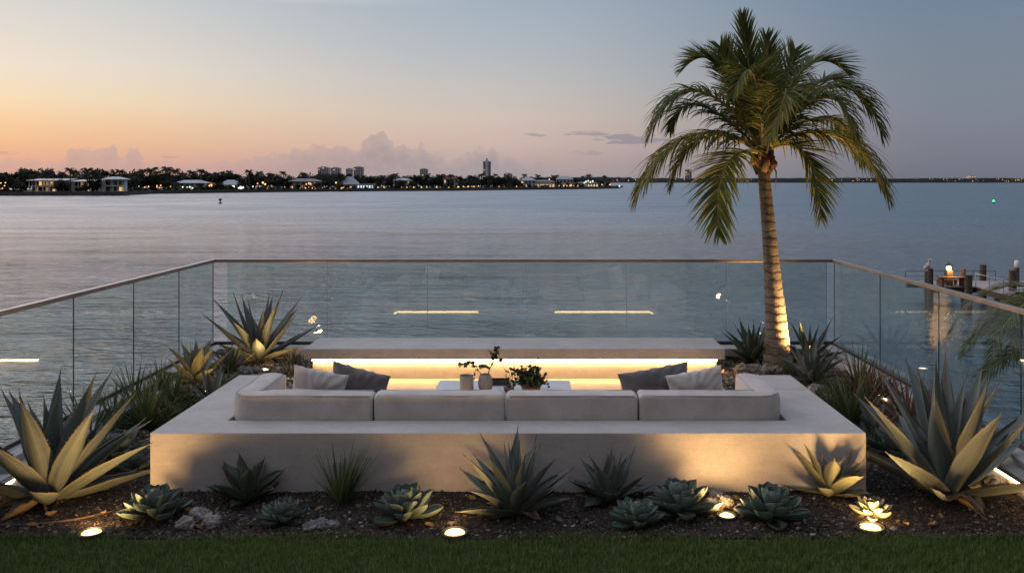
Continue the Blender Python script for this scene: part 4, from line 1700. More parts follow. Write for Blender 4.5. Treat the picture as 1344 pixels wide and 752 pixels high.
FR = [
    # via, via, tip in the photo; depth of tip; leaflet length; droop; hint; leaflet angles
    ((994, 140), (980, 85), (975, 22), .10, .42, .30, UP, (44, 16)),
    ((1004, 145), (1012, 100), (1006, 48), .5, .42, .4, UP, (50, 20)),
    ((1012, 140), (1038, 95), (1044, 66), .7, .44, .5, UP, (55, 25)),
    ((988, 140), (962, 95), (946, 62), .3, .46, .4, UP, (60, 25)),
    ((975, 122), (938, 40), (896, 92), .35, .50, .45, None, (70, 34)),
    ((985, 135), (948, 72), (908, 72), .8, .46, .5, None, (68, 30)),
    ((955, 118), (890, 80), (853, 178), -.1, .58, 1.9, None, (70, 30)),
    ((955, 150), (895, 105), (880, 170), .8, .50, 1.9, None, (70, 30)),
    ((940, 158), (868, 166), (835, 262), -.2, .62, 2.3, None, (72, 28)),
    ((962, 185), (935, 225), (943, 308), -.8, .54, .8, None, (62, 26)),
    ((1000, 120), (990, 50), (962, 124), -.9, .44, 1.3, None, (60, 26)),
    ((1020, 120), (1055, 70), (1008, 186), -1.3, .46, 1.3, None, (60, 26)),
    ((1020, 135), (1060, 40), (1116, 98), .25, .52, .45, None, (70, 34)),
    ((1030, 142), (1078, 82), (1110, 112), .9, .46, .6, None, (68, 30)),
    ((1048, 115), (1122, 68), (1158, 178), -.1, .58, 1.9, None, (70, 30)),
    ((1040, 135), (1100, 85), (1122, 178), -.8, .52, 2.0, None, (70, 30)),
    ((1050, 158), (1134, 158), (1165, 262), -.2, .62, 2.3, None, (72, 28)),
    ((1034, 178), (1070, 182), (1077, 284), -.7, .52, .9, None, (62, 26)),
    ((1045, 152), (1105, 125), (1132, 215), .8, .48, 2.0, None, (70, 30)),
    ((958, 167), (908, 152), (880, 245), .7, .48, 2.0, None, (70, 30)),
]
for k, (a, b2, c, dy, ll, dr, hint, spr) in enumerate(FR):
    p0 = crown + Vector((0, 0, .02))
    frond(root, p0, far(*a, PY + dy * .45), far(*b2, PY + dy * .8), far(*c, PY + dy), ll * 1.12, 80, 100 + k, hint, dr, og, spr)

# palm outside the right railing, rooted on the bank below
BX, BY = 7.9, 12.2
structure(MB().lathe([(4.2, -1.5), (3.6, .30), (3.0, .62), (1.2, .80), (0, .84)], 40, BX + 2.2, BY - .5, ZW).build('shore', M['terrain'], smooth=True))
root = empty('palm_tree', (BX, BY, ZW + .5))
tag(root, 'dark palm beyond the right railing hanging fronds into frame', 'palm tree')
og = Vector((BX, BY, ZW + .5))
cz = far(1400, 425, BY).z
pts = [Vector((.25 * (1 - k / 12), .1 * math.sin(k / 3), (cz - og.z) * k / 12)) for k in range(13)]
MB().tube(pts, [.17 - .06 * k / 12 for k in range(13)], 14).build('trunk', M['bark'], root, smooth=True)
c0 = Vector((BX, BY, cz)) + Vector((0, .1 * math.sin(4), 0))
rs = random.Random(77)
for k in range(20):
    a = k * GOLD + rs.uniform(-.2, .2)
    if k < 6:
        a = PI + (k - 2.5) * .30
    e = rs.uniform(-.15, .75) if k >= 6 else (.05, .75, .35, -.25, .55, -.05)[k]
    L = rs.uniform(1.45, 1.8)
    d = Vector((math.cos(a), math.sin(a), 0))
    p1 = c0 + d * L * .3 + Vector((0, 0, L * e * .55))
    p2 = c0 + d * L * .75 + Vector((0, 0, L * e * .6))
    p3 = c0 + d * L * 1.02 + Vector((0, 0, L * (e * .3 - .42)))
    frond(root, c0, p1, p2, p3, .46, 46, 300 + k, None, 1.1, og)

# ================================================================== DOCK ON THE RIGHT
DZ = ZW + 1.0
root = empty('boat_dock', (20.6, 38, ZW))
tag(root, 'weathered grey timber dock reaching into the bay at right', 'dock')
og = Vector((20.6, 38, ZW))


def planks(x0, x1, y0, y1, along_x):
    b_ = MB()
    if along_x:
        y = y0
        while y < y1 - .01:
            b_.box(x0 - og.x, x1 - og.x, y - og.y, min(y + .145, y1) - og.y, DZ - og.z - .04, DZ - og.z)
            y += .15
    else:
        x = x0
        while x < x1 - .01:
            b_.box(x - og.x, min(x + .145, x1) - og.x, y0 - og.y, y1 - og.y, DZ - og.z - .04, DZ - og.z)
            x += .15
    return b_


planks(20.7, 23.6, 16, 39.59, True).build('deck', M['dock'], root)
planks(18.4, 27.5, 39.6, 42.0, False).build('deck', M['dock'], root)
bm_ = MB()
for xx in (20.8, 23.4):
    bm_.box(xx - .08 - og.x, xx + .08 - og.x, 16 - og.y, 39.5 - og.y, DZ - .30 - og.z, DZ - .045 - og.z)
for yy in (39.8, 41.7):
    bm_.box(18.4 - og.x, 27.5 - og.x, yy - .08 - og.y, yy + .08 - og.y, DZ - .30 - og.z, DZ - .045 - og.z)
bm_.build('beam', M['wood_dark'], root)
for yy in range(18, 40, 4):
    for xx in (20.85, 23.35):
        MB().tube([(xx - og.x, yy - og.y, -1.5), (xx - og.x, yy - og.y, DZ - .31 - og.z)], .13, 10).build('pile', M['wood_dark'], root)


def piling(label, px, ptop, Y, hgt_px, r=.17, white=False, cat='piling'):
    """a round mooring post standing in the water; ptop is its top in the photo"""
    t = far(px, ptop, Y)
    root = empty('dock_piling', (t.x, Y, ZW))
    tag(root, label, cat, 'mooring pilings around the dock')
    Ht = t.z - ZW
    top_h = Ht * 1.0
    cut = Ht - (.36 if white else 0)
    MB().tube([(0, 0, -1.5), (0, 0, cut * .5), (.01, 0, cut)], [r * 1.05, r, r * .95], 14).build('post', M['wood_dark'], root)
    if white:
        MB().lathe([(r * 1.02, 0), (r * 1.02, .30), (r * .6, .345), (0, .352)], 14, .01, 0, cut + .002).build('cap', M['white'], root, smooth=True)
    return t


bird_top = piling('dark piling with the white headed bird on it', 1217.5, 356, 39.2, 0, .15)
piling('short piling just right of the bird', 1221, 352.5, 38.4, 0, .13)
piling('thin piling between the lamp post and the near piling', 1264, 353, 40.5, 0, .11)
piling('near stout piling at the dock edge in front of the deck', 1271, 361, 37.6, 0, .16)
piling('tall stout piling at the far side of the deck', 1290, 347.5, 42.3, 0, .16)
piling('stout piling half hidden by fronds with rope wear', 1329, 354.5, 38.2, 0, .17)
piling('dark piling with a white cone cap at right', 1334.5, 341.5, 41.0, 0, .115, True)

# lamp post on the dock
t = far(1245, 345, 40.2)
root = empty('dock_lamp', (t.x, 40.2, DZ))
tag(root, 'square timber lamp post with glowing orange lantern on dock', 'lamp post')
MB().box(-.15, .15, -.15, .15, 0, t.z - DZ - .36).build('post', M['wood_dark'], root, bevel=.01)
MB().lathe([(.05, 0), (.10, .03), (.11, .12), (.08, .2), (0, .22)], 16, 0, -.02, t.z - DZ - .358).build('lantern', M['lamp_dock'], root, smooth=True)
hb = MB()
hb.lathe([(.22, .23), (.20, .26), (.05, .34), (.015, .40), (0, .46)], 12, 0, 0, t.z - DZ - .36)
hb.build('hood', M['dark_metal'], root, smooth=False)
pl = bpy.data.lights.new('dock_lamp_light', 'POINT')
pl.energy = 60
pl.color = (1.0, .5, .16)
pl.shadow_soft_size = .12
plo = bpy.data.objects.new('dock_lamp_light', pl)
C.objects.link(plo)
plo.parent = root
plo.location = (0, -.32, t.z - DZ - .25)

# bench near the lamp
q = far(1247, 370, 39.9)
root = empty('dock_bench', (q.x, 39.75, DZ))
tag(root, 'low reddish timber bench on the dock under the lamp', 'bench')
MB().box(-.62, .62, -.22, .22, .40, .45).build('seat', M['boot'], root, bevel=.006)
MB().box(-.5, .5, .34, .62, .24, .28).build('step', M['boot'], root, bevel=.006)
for sx in (-1, 1):
    MB().box(sx * .5 - .04, sx * .5 + .04, -.2, .235, 0, .399).build('leg', M['boot'], root)
    MB().box(sx * .42 - .03, sx * .42 + .03, .38, .58, 0, .239).build('step_leg', M['boot'], root)

# rails of the dock
def post_rail(label, a, bpt, n, h, r, mat, name='dock_railing'):
    a, bpt = Vector(a), Vector(bpt)
    root = empty(name, a)
    tag(root, label, 'railing', 'railings on the dock')
    d = bpt - a
    for i in range(n):
        p = d * (i / (n - 1))
        MB().tube([p, p + Vector((0, 0, h))], r, 8).build('post', mat, root)
    MB().tube([Vector((0, 0, h + r)), d + Vector((0, 0, h + r))], r, 8).build('rail', mat, root)
    MB().tube([Vector((0, 0, h * .5)), d + Vector((0, 0, h * .5))], r * .6, 8).build('rail', mat, root)


post_rail('pale pipe railing along the near side of dock walkway', (20.62, 39.4, DZ), (20.62, 30.0, DZ), 9, .62, .018, M['stone_grey'])
post_rail('dark railing at the left end of the dock head', (18.45, 42.0, DZ), (23.0, 42.05, DZ), 5, .46, .016, M['dark_metal'])

# bird on the piling: one body lofted along a bent spine
bv = MB()
spn = [(-.26, 0, .05, .012, .02), (-.20, 0, .09, .05, .04), (-.10, 0, .16, .11, .11), (.0, 0, .24, .135, .14), (.08, 0, .33, .11, .12), (.11, 0, .42, .065, .07), (.10, 0, .50, .045, .05),
       (.105, 0, .56, .055, .055), (.14, 0, .585, .055, .052), (.19, 0, .57, .022, .024), (.25, 0, .53, .015, .016), (.30, 0, .50, .004, .006)]
vs, fs = [], []
for i, (x_, y_, z_, rw, rh) in enumerate(spn):
    a_ = Vector(spn[min(i + 1, len(spn) - 1)][:3]) - Vector(spn[max(0, i - 1)][:3])
    a_.normalize()
    nn = Vector((-a_.z, 0, a_.x))
    for k in range(12):
        t_ = 2 * PI * k / 12
        vs.append(Vector((x_, y_, z_)) + Vector((0, 1, 0)) * rw * math.cos(t_) + nn * rh * math.sin(t_))
for i in range(len(spn) - 1):
    for k in range(12):
        k2 = (k + 1) % 12
        fs.append((i * 12 + k, i * 12 + k2, (i + 1) * 12 + k2, (i + 1) * 12 + k))
bv.add(vs, fs)
for sy in (-.05, .05):
    bv.tube([(.0, sy, .14), (.02, sy, .05), (.02, sy, .0), (.07, sy, .0)], [.02, .010, .008, .006], 6)
o = bv.build('perched_bird', M['bird_white'], smooth=True)
o.location = (bird_top.x, 39.2, bird_top.z + .006)
o.rotation_euler = (0, 0, R(-60))
o.scale = (.95,) * 3
tag(o, 'pale headed water bird perched on the left dock piling', 'bird')

# buoys
q = far(289, 269, 225)
root = empty('channel_marker', (q.x, 225, ZW))
tag(root, 'small black channel marker floating off the left shore', 'buoy')
MB().lathe([(.35, -.4), (.42, .0), (.42, .28), (.16, .36), (.14, .8)], 16).build('float', M['dark_metal'], root, smooth=True)
MB().lathe([(.14, 0), (.44, .04), (.44, .42), (.3, .5), (0, .52)], 16, 0, 0, .80).build('topmark', M['dark_metal'], root, smooth=True)
q = far(1304, 268, 222)
root = empty('channel_light', (q.x, 222, ZW))
tag(root, 'floating buoy with a green light at the far right', 'buoy')
MB().lathe([(.3, -.4), (.36, .0), (.32, .22), (.08, .3), (.06, .62), (0, .64)], 14).build('float', M['dark_metal'], root, smooth=True)
blob('lamp', M['lamp_green'], (0, 0, .78), .34, 2, (1, 1, 1), .02, 2, root)

# ================================================================== FAR SHORE
def shoreD(px):
    pts = [(-400, 300), (0, 344), (160, 350), (200, 395), (400, 470), (600, 525), (780, 640), (812, 690)]
    for (a, da), (b2, db) in zip(pts, pts[1:]):
        if px <= b2:
            return da + (db - da) * (px - a) / (b2 - a)
    return pts[-1][1]


LZ = ZW + 1.3
edge_px = [-400, -200, 0, 80, 160, 175, 200, 300, 400, 500, 600, 700, 780, 805, 812]
fr = [Vector(((p - CX) / F * shoreD(p), shoreD(p), 0)) for p in edge_px]
bk = [Vector((v.x * 1.0 + 20, v.y + (300 if i < len(fr) - 1 else 160), 0)) for i, v in enumerate(fr)]
outl = [(v.x, v.y) for v in fr] + [(v.x, v.y) for v in reversed(bk)]
structure(prism(outl, ZW - 1, LZ).build('land', M['terrain']))
sw = MB()
for a, b2 in zip(fr, fr[1:]):
    d = (b2 - a).normalized()
    nn = Vector((d.y, -d.x, 0)) * .5
    vs = [a + nn, b2 + nn, b2 - nn * .2, a - nn * .2]
    v8 = [(v.x, v.y, ZW - 1) for v in vs] + [(v.x, v.y, LZ + .35) for v in vs]
    sw.add(v8, [(0, 1, 5, 4), (1, 2, 6, 5), (2, 3, 7, 6), (3, 0, 4, 7), (4, 5, 6, 7)])
tag(sw.build('seawall', M['seawall']), 'low dark seawall along the far left shore', 'seawall')


def tree_crown(seed, n, rx, rz, z0, leaf):
    rs = random.Random(seed)
    cl = [(rs.uniform(-.75, .75) * rx, rs.uniform(-.75, .75) * rx, z0 + rs.uniform(.15, .9) * rz, rs.uniform(.28, .55) * rx) for _ in range(13)]
    vs, fs = [], []
    for k in range(n):
        c = cl[rs.randrange(len(cl))]
        d = Vector((rs.gauss(0, 1), rs.gauss(0, 1), rs.gauss(0, 1))).normalized() * (c[3] * rs.uniform(.35, 1.08))
        p = Vector((c[0], c[1], c[2])) + d * 1.0
        u_ = Vector((rs.gauss(0, 1), rs.gauss(0, 1), rs.gauss(0, 1))).normalized()
        w_ = u_.orthogonal().normalized()
        s = leaf * rs.uniform(.5, 1.2)
        b0 = len(vs)
        vs += [p - u_ * s, p + w_ * s * .5, p + u_ * s, p - w_ * s * .5]
        fs.append((b0, b0 + 1, b0 + 2, b0 + 3))
    me = bpy.data.meshes.new('crown')
    me.from_pydata([tuple(v) for v in vs], [], fs)
    me.materials.append(M['far_leaf'])
    return me


def palm_crown_mesh(seed, n, L, z0):
    rs = random.Random(seed)
    b_ = MB()
    for k in range(n):
        a = k * GOLD + rs.uniform(-.3, .3)
        e = rs.uniform(-.45, 1.15)
        d = Vector((math.cos(a), math.sin(a), 0))
        s_ = Vector((-math.sin(a), math.cos(a), 0))
        LL = L * rs.uniform(.8, 1.1)
        prev = None
        N8 = 9
        pts = []
        for j in range(N8 + 1):
            t = j / N8
            pts.append(Vector((0, 0, z0)) + d * LL * (t * (1 - .12 * t)) + Vector((0, 0, LL * (e * t - (.55 + .35 * e) * t * t * 1.15))))
        b_.tube(pts, [.06 * (1 - .8 * j / N8) for j in range(N8 + 1)], 4)
        for j in range(1, N8 + 1):
            for sg in (-1, 1):
                for m_ in (0, .5):
                    q = pts[j - 1].lerp(pts[j], m_)
                    w = LL * .32 * math.sin(PI * min(1, (.18 + .8 * j / N8)))
                    tip = q + s_ * sg * w * .75 + d * w * .45 + Vector((0, 0, -w * .75))
                    tg = (pts[j] - pts[j - 1]) * .42
                    b_.add([q, q + tg, tip], [(0, 1, 2)])
    return b_.mesh('crown', M['far_palm'])


def trunk_mesh(h, r, bend):
    return MB().tube([(bend * (1 - (k / 6)) ** 2, 0, h * k / 6) for k in range(7)], [r * (1.25 - .5 * k / 6) for k in range(7)], 7).mesh('trunk', M['far_trunk'])


tree_kinds = []
for k in range(5):
    hgt = (5.5, 6.5, 7.2, 6.0, 8.0)[k]
    t = empty('shade_tree', (0, -100, -100))
    link('trunk', trunk_mesh(hgt * .55, .28, .3), t)
    link('crown', tree_crown(500 + k, 620, hgt * .52, hgt * .74, hgt * .26, .62), t)
    tree_kinds.append((t, hgt))
palm_kinds = []
for k in range(5):
    hgt = (8.6, 9.8, 7.4, 9.0, 6.4)[k]
    t = empty('shore_palm', (0, -100, -100))
    link('trunk', trunk_mesh(hgt, .22, (.5, -.8, .9, -.3, .4)[k]), t)
    link('crown', palm_crown_mesh(600 + k, 20, 3.1, hgt), t)
    palm_kinds.append((t, hgt))
bush_kinds = []
for k in range(3):
    t = empty('shore_shrub', (0, -100, -100))
    link('foliage', tree_crown(700 + k, 260, 2.0, 2.0, .1, .42), t)
    link('stem', trunk_mesh(1.2, .1, .1), t)
    bush_kinds.append((t, 2.2))

used = set()
rs = random.Random(2024)


def zone(px):
    for lim, nm in ((30, 'left of the white villa'), (165, 'behind the white villa'), (235, 'between the villa and the pale house'), (330, 'around the pale house'),
                    (415, 'between the pale house and the pink house'), (520, 'below the four far towers'), (620, 'along the middle of the far shore'),
                    (700, 'around the tallest far tower'), (830, 'near the lit point of the far shore')):
        if px < lim:
            return nm
    return 'at the end of the far shore'


def plant(kinds, k, px, D, h, label, cat, group):
    src, base = kinds[k % len(kinds)]
    if (id(src)) in used:
        o = copy_tree(src)
    else:
        o = src
        used.add(id(src))
    s = h / base
    o.location = ((px - CX) / F * D, D, LZ - .05)
    o.scale = (s * rs.uniform(.92, 1.1), s * rs.uniform(.92, 1.1), s)
    o.rotation_euler = (0, 0, rs.uniform(0, 6.28))
    tag(o, label + ' ' + zone(px), cat, group + ' ' + zone(px))
    return o


# broad dark trees, three ranks, and small ones before the houses
FRONT = [(76, 5.2), (82, 4.0), (88, 2.2), (103, 2.0), (112, 2.6), (121, 5.6), (127, 5.2), (26, 5.0), (163, 4.5), (230, 4.2), (247, 2.8), (262, 3.4), (275, 3.0), (288, 4.2), (303, 2.6), (318, 4.4), (378, 4.6), (390, 2.8), (416, 4.2), (446, 4.4), (458, 2.6), (514, 4.4), (526, 4.2), (541, 4.6), (580, 5.2), (592, 4.6), (606, 5.0), (683, 4.0), (694, 3.4), (733, 4.6), (745, 3.4), (756, 3.6)]
for px, h in FRONT:
    plant(tree_kinds, rs.randrange(5), px, shoreD(px) + (3.5 if px < 160 else 6.5), h, 'small dark tree before the houses', 'tree', 'small trees before the houses')
for rank, (step, dd, h0, h1) in enumerate(((10, 75, 7.0, 9.6), (12, 48, 6.0, 8.2), (13, 24, 4.4, 6.6))):
    px = -45.0
    while px < 806:
        D = shoreD(px) + dd * rs.uniform(.85, 1.2)
        gap = (34 < px < 160 and rank >= 1)
        h = rs.uniform(h0, h1) * (1.10 - .22 * max(0, px) / 812)
        if px > 740:
            h *= max(.55, 1 - (px - 740) / 130)
        if not gap and not (rank == 2 and (235 < px < 330 or 380 < px < 415 or 450 < px < 495 or 690 < px < 780)):
            plant(tree_kinds, rs.randrange(5), px, D, h, 'dense dark tree', 'tree', 'dark trees')
        px += step * rs.uniform(.7, 1.3) * (1.25 if px < 200 else 1)
for px in [30, 62, 81, 92, 115, 121, 132, 157, 187, 198, 207, 219, 230, 252, 264, 279, 285, 301, 310, 327, 355, 372, 398, 9, -18, 44, 171, 240, 340]:
    D = shoreD(px) + (rs.uniform(1.5, 3) if px in (81, 92, 115, 121, 132, 44) else rs.uniform(18, 60))
    topy = {30: 219, 62: 223, 81: 223, 92: 219, 115: 219, 121: 224, 132: 227, 157: 221, 187: 221, 198: 220, 219: 219, 230: 221, 252: 223, 264: 221, 301: 223, 327: 222}.get(px, rs.uniform(223, 228))
    h = (CY - topy) / F * D + CAM_Z - LZ - 1.2
    plant(palm_kinds, rs.randrange(5), px, D, h, 'shaggy palm', 'palm tree', 'palms')
for k in range(30):
    px = 410 + 400 * (k + rs.random()) / 30
    D = shoreD(px) + rs.uniform(15, 60)
    topy = rs.uniform(226, 231) + max(0, (px - 700)) / 110 * 3
    h = (CY - topy) / F * D + CAM_Z - LZ - 1.2
    plant(palm_kinds, rs.randrange(5), px, D, h, 'shaggy palm', 'palm tree', 'palms')
px = -40.0
while px < 812:
    D = shoreD(px) + rs.uniform(2.5, 7)
    if not (30 < px < 163):
        plant(bush_kinds, rs.randrange(3), px, D, rs.uniform(1.1, 2.4), 'low waterside shrub', 'shrub', 'low shrubs')
    px += rs.uniform(5, 13)


# -------------------------------------------------- houses
WIN = {}


def window(parent, x, y, z, w, h, lit):
    key = (round(w, 2), round(h, 2), lit)
    if key not in WIN:
        f_ = MB()
        f_.box(-w / 2 - .08, -w / 2, -.06, .02, -.08, h + .08).box(w / 2, w / 2 + .08, -.06, .02, -.08, h + .08).box(-w / 2 + .001, w / 2 - .001, -.06, .02, -.08, 0).box(-w / 2 + .001, w / 2 - .001, -.06, .02, h, h + .08)
        g_ = MB().box(-w / 2, w / 2, -.02, .015, 0.001, h - .001)
        WIN[key] = (f_.mesh('window', M['white']), g_.mesh('pane', M[{0: 'pane_dark', 1: 'pane_lit', 2: 'pane_white', 3: 'pane_dim'}[lit]]))
    f_ = link('window', WIN[key][0], parent)
    f_.location = (x, y - .02, z)
    link('pane', WIN[key][1], f_)
    return f_


def hip_roof(w, d, z, h, over, mat, parent, ridge=.5, name='roof'):
    x, y = w / 2 + over, d / 2 + over
    rx = max(.2, x - y * ridge * 2) if w > d else x * .1
    v = [(-x, -y, z), (x, -y, z), (x, y, z), (-x, y, z), (-rx, 0, z + h), (rx, 0, z + h), (-x, -y, z - .2), (x, -y, z - .2), (x, y, z - .2), (-x, y, z - .2)]
    b_ = MB()
    b_.add(v, [(0, 1, 5, 4), (1, 2, 5), (2, 3, 4, 5), (3, 0, 4), (6, 7, 1, 0), (7, 8, 2, 1), (8, 9, 3, 2), (9, 6, 0, 3), (6, 9, 8, 7)])
    return b_.build(name, mat, parent)


# white villas at the left
Dv = 352.0


def villa(label, px0, px1, dz, hgt, litset, ncol, setback):
    xa, xb_ = (px0 - CX) / F * Dv, (px1 - CX) / F * Dv
    root = empty('shore_villa', ((xa + xb_) / 2, Dv + 4 + setback, LZ))
    tag(root, label, 'house')
    w = xb_ - xa
    f1 = hgt * .5
    MB().box(-w / 2, w / 2, .6, 7, 0, hgt - .05).build('wall', M['grey_wall'], root)
    rf = MB()
    rf.add([(-w / 2 - 1.0, -2.2, hgt + .05), (w / 2 + .7, -2.2, hgt + .05), (w / 2 + .7, 8, hgt + .8), (-w / 2 - 1.0, 8, hgt + .8), (-w / 2 - 1.0, -2.2, hgt - .2), (w / 2 + .7, -2.2, hgt - .2), (w / 2 + .7, 8, hgt - .2), (-w / 2 - 1.0, 8, hgt - .2)],
           [(0, 1, 2, 3), (4, 5, 1, 0), (5, 6, 2, 1), (6, 7, 3, 2), (7, 4, 0, 3), (7, 6, 5, 4)])
    rf.build('roof', M['roof_blue'], root)
    MB().box(-w / 2 - .4, w / 2, -1.4, .598, f1 - .15, f1 + .12).build('balcony', M['white'], root)
    for i in range(ncol):
        xx = -w / 2 + (w - .3) * i / (ncol - 1)
        MB().box(xx - .14, xx + .14, -1.3, -1.04, 0, f1 - .151).box(xx - .13, xx + .13, -1.29, -1.05, f1 + .121, hgt - .201).build('column', M['white'], root)
    for fl in (0, 1):
        for i in range(ncol - 1):
            xx = -w / 2 + (w - .3) * (i + .5) / (ncol - 1)
            lit = litset.get((fl, i), 0)
            window(root, xx - .62, .6, .35 + fl * f1, 1.1, round(f1 * .68, 2), lit)
            window(root, xx + .72, .6, .35 + fl * f1, 1.1, round(f1 * .68, 2), lit if rs.random() < .4 else (3 if rs.random() < .3 else 0))
    MB().box(-w / 2 - 2, w / 2 + 2, -3.2, -2.9, 0, .5).build('terrace_wall', M['white'], root)


villa('white two storey villa with warm lit upper rooms on far left shore', 33, 79, 0, 5.0, {(1, 1): 1, (1, 3): 1, (0, 2): 3, (0, 3): 1, (1, 2): 3}, 6, 0)
villa('lower white villa block half hidden by palms beside the wing', 85, 117, 0, 4.6, {(1, 1): 3, (0, 2): 1, (1, 2): 1}, 5, 3)
# its right wing
xa, xb_ = (132 - CX) / F * Dv, (158 - CX) / F * Dv
root = empty('shore_villa', ((xa + xb_) / 2, Dv + 3, LZ))
tag(root, 'white two storey villa wing with glazed porch beside the palms', 'house')
w = xb_ - xa
MB().box(-w / 2, w / 2, .5, 3.0, 0, 5.3).build('wall', M['white'], root)
hip_roof(w, 5, 5.5, 1.1, .9, M['roof_blue'], root).location = (0, 1.2, 0)
MB().box(-w / 2 + .05, w / 2 - .05, -1.2, .498, 2.5, 2.8).build('balcony', M['white'], root)
for xx in (-w / 2 + .2, 0, w / 2 - .25):
    MB().box(xx - .12, xx + .12, -1.1, -.86, 0, 2.499).box(xx - .11, xx + .11, -1.09, -.87, 2.802, 5.29).build('column', M['white'], root)
for i in range(3):
    xx = -w / 2 + w * (i + .5) / 3
    window(root, xx, .5, 3.05, 1.9, 1.8, 0)
    window(root, xx, .5, .5, 1.7, 1.7, 1 if i == 2 else 0)


def house(label, px0, px1, Dd, hgt, roofh, wall, roof, lit, nwin=4, storeys=1, yaw=0.0, depth=7.0, mode=1, name='shore_house'):
    D = shoreD((px0 + px1) / 2) + Dd
    w = (px1 - px0) / F * D
    root = empty(name, (((px0 + px1) / 2 - CX) / F * D, D, LZ), yaw)
    tag(root, label, 'house')
    MB().box(-w / 2, w / 2, -depth / 2, depth / 2, 0, hgt).build('wall', M[wall], root)
    if roofh > 0:
        hip_roof(w, depth, hgt + .2, roofh, .6, M[roof], root)
    else:
        MB().box(-w / 2 - .4, w / 2 + .4, -depth / 2 - .4, depth / 2 + .4, hgt + .002, hgt + .35).build('roof', M[roof], root)
    for s in range(storeys):
        for i in range(nwin):
            xx = -w / 2 + w * (i + .5) / nwin
            window(root, xx, -depth / 2, .6 + s * (hgt / storeys), min(1.6, w / nwin * .55), min(1.7, hgt / storeys * .55), mode if rs.random() < lit else 0)
    MB().box(-.5, .5, -depth / 2 - .05, -depth / 2 - .002, 0, 2.0).build('door', M['wood_dark'], root)
    return root


house('pale long house with a bright lit garden on far shore', 233, 272, 16, 3.6, 1.5, 'grey_wall', 'roof_blue', .2, 6, 2)
house('small orange lit house between pale house and green lamps', 272, 281, 14, 2.8, 1.2, 'pink_wall', 'roof_red', .6, 2)
house('low house with white gabled roof behind the green white lamps', 290, 316, 18, 2.6, 2.6, 'grey_wall', 'roof_blue', .15, 4)
house('pink rendered house with a dark roof on the far shore', 381, 420, 18, 4.4, 1.6, 'pink_wall', 'roof_grey', .55, 5, 2)
house('house with tall pale sloping roof right of the pink house', 448, 470, 16, 2.6, 4.6, 'grey_wall', 'roof_blue', .4, 4)
house('low boathouse with cold white lit windows', 470, 492, 12, 2.8, .0, 'white', 'roof_blue', .9, 6, 1, 0, 6, 2)
house('pale roofed house hidden in trees at middle of far shore', 518, 540, 26, 5.0, 1.4, 'grey_wall', 'roof_blue', .2, 5, 2)
house('red roofed house in the trees left of the tallest tower', 582, 602, 40, 6.2, 1.6, 'grey_wall', 'roof_red', .2, 4, 2)
house('white hip roofed house left of the bright waterside restaurant', 683, 703, 20, 5.0, 2.2, 'grey_wall', 'roof_blue', .2, 4, 2)
house('brightly lit waterside restaurant on the far point', 700, 728, 14, 4.2, 1.2, 'white', 'roof_grey', .9, 7)
house('pale hip roofed house right of the lit restaurant', 730, 752, 24, 6.0, 2.4, 'grey_wall', 'roof_blue', .3, 5, 2)
house('long low lit arcade near the end of the point', 752, 785, 12, 3.0, .8, 'grey_wall', 'roof_grey', .8, 9)


# -------------------------------------------------- towers beyond the trees
def tower(label, px0, px1, ptop, D, floors, cols, lit, depth=None, crownh=0.0):
    w = (px1 - px0) / F * D
    x = ((px0 + px1) / 2 - CX) / F * D
    Ht = (CY - ptop) / F * D + CAM_Z - LZ
    dp = depth or w * .8
    root = empty('apartment_tower', (x, D, LZ))
    tag(root, label, 'tower')
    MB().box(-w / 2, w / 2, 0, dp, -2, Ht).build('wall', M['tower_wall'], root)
    MB().box(-w * .30, w * .25, dp * .2, dp * .7, Ht + .002, Ht + w * .09).build('roof_plant', M['grey_wall'], root)
    zb = Ht * .30
    for f_ in range(floors):
        z = zb + (Ht - zb) * (f_ + .2) / floors
        hh = (Ht - zb) / floors
        if f_:
            MB().box(-w / 2 + w * .02, w / 2 - w * .02, -w * .03, -.004, z - hh * .26, z - hh * .12).build('balcony', M['grey_wall'], root)
        for c in range(cols):
            xx = -w / 2 + w * (c + .5) / cols
            window(root, xx, 0, z, round(w / cols * .58, 1), round(hh * .55, 1), 1 if rs.random() < lit else 0)
    return root


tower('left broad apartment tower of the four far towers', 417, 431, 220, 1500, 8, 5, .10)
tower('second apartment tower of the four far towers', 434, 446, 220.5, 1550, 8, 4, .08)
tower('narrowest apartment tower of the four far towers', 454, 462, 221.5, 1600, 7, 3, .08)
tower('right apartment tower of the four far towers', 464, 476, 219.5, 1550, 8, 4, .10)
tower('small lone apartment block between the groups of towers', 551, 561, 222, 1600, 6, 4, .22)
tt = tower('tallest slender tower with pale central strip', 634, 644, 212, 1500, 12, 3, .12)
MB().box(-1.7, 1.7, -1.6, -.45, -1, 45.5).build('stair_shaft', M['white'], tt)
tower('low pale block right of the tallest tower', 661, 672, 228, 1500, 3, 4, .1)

# -------------------------------------------------- lamps along the shore
lamp_src = {}


def shore_lamp(px, py, kind, label, group, D=None, r=None):
    D = D or shoreD(px) + 5.5
    q = far(px, py, D)
    h = max(.7, q.z - LZ)
    if kind not in lamp_src:
        root = empty('shore_lamp', (0, 0, 0))
        MB().tube([(0, 0, 0), (0, 0, 1.0)], .05, 6).build('post', M['dark_metal'], root)
        blob('globe', M[kind], (0, 0, 1.0), .34, 1, (1, 1, 1), .01, 2, root)
        lamp_src[kind] = root
        o = root
    else:
        o = copy_tree(lamp_src[kind])
    o.location = (q.x, D, LZ)
    s = D / 400.0 * (r or 1.0)
    for ch in o.children:
        if ch.name.startswith('globe'):
            ch.location = (0, 0, h)
            ch.scale = (s, s, s)
        else:
            ch.scale = (1, 1, h - .2)
    tag(o, label, 'lamp', group)


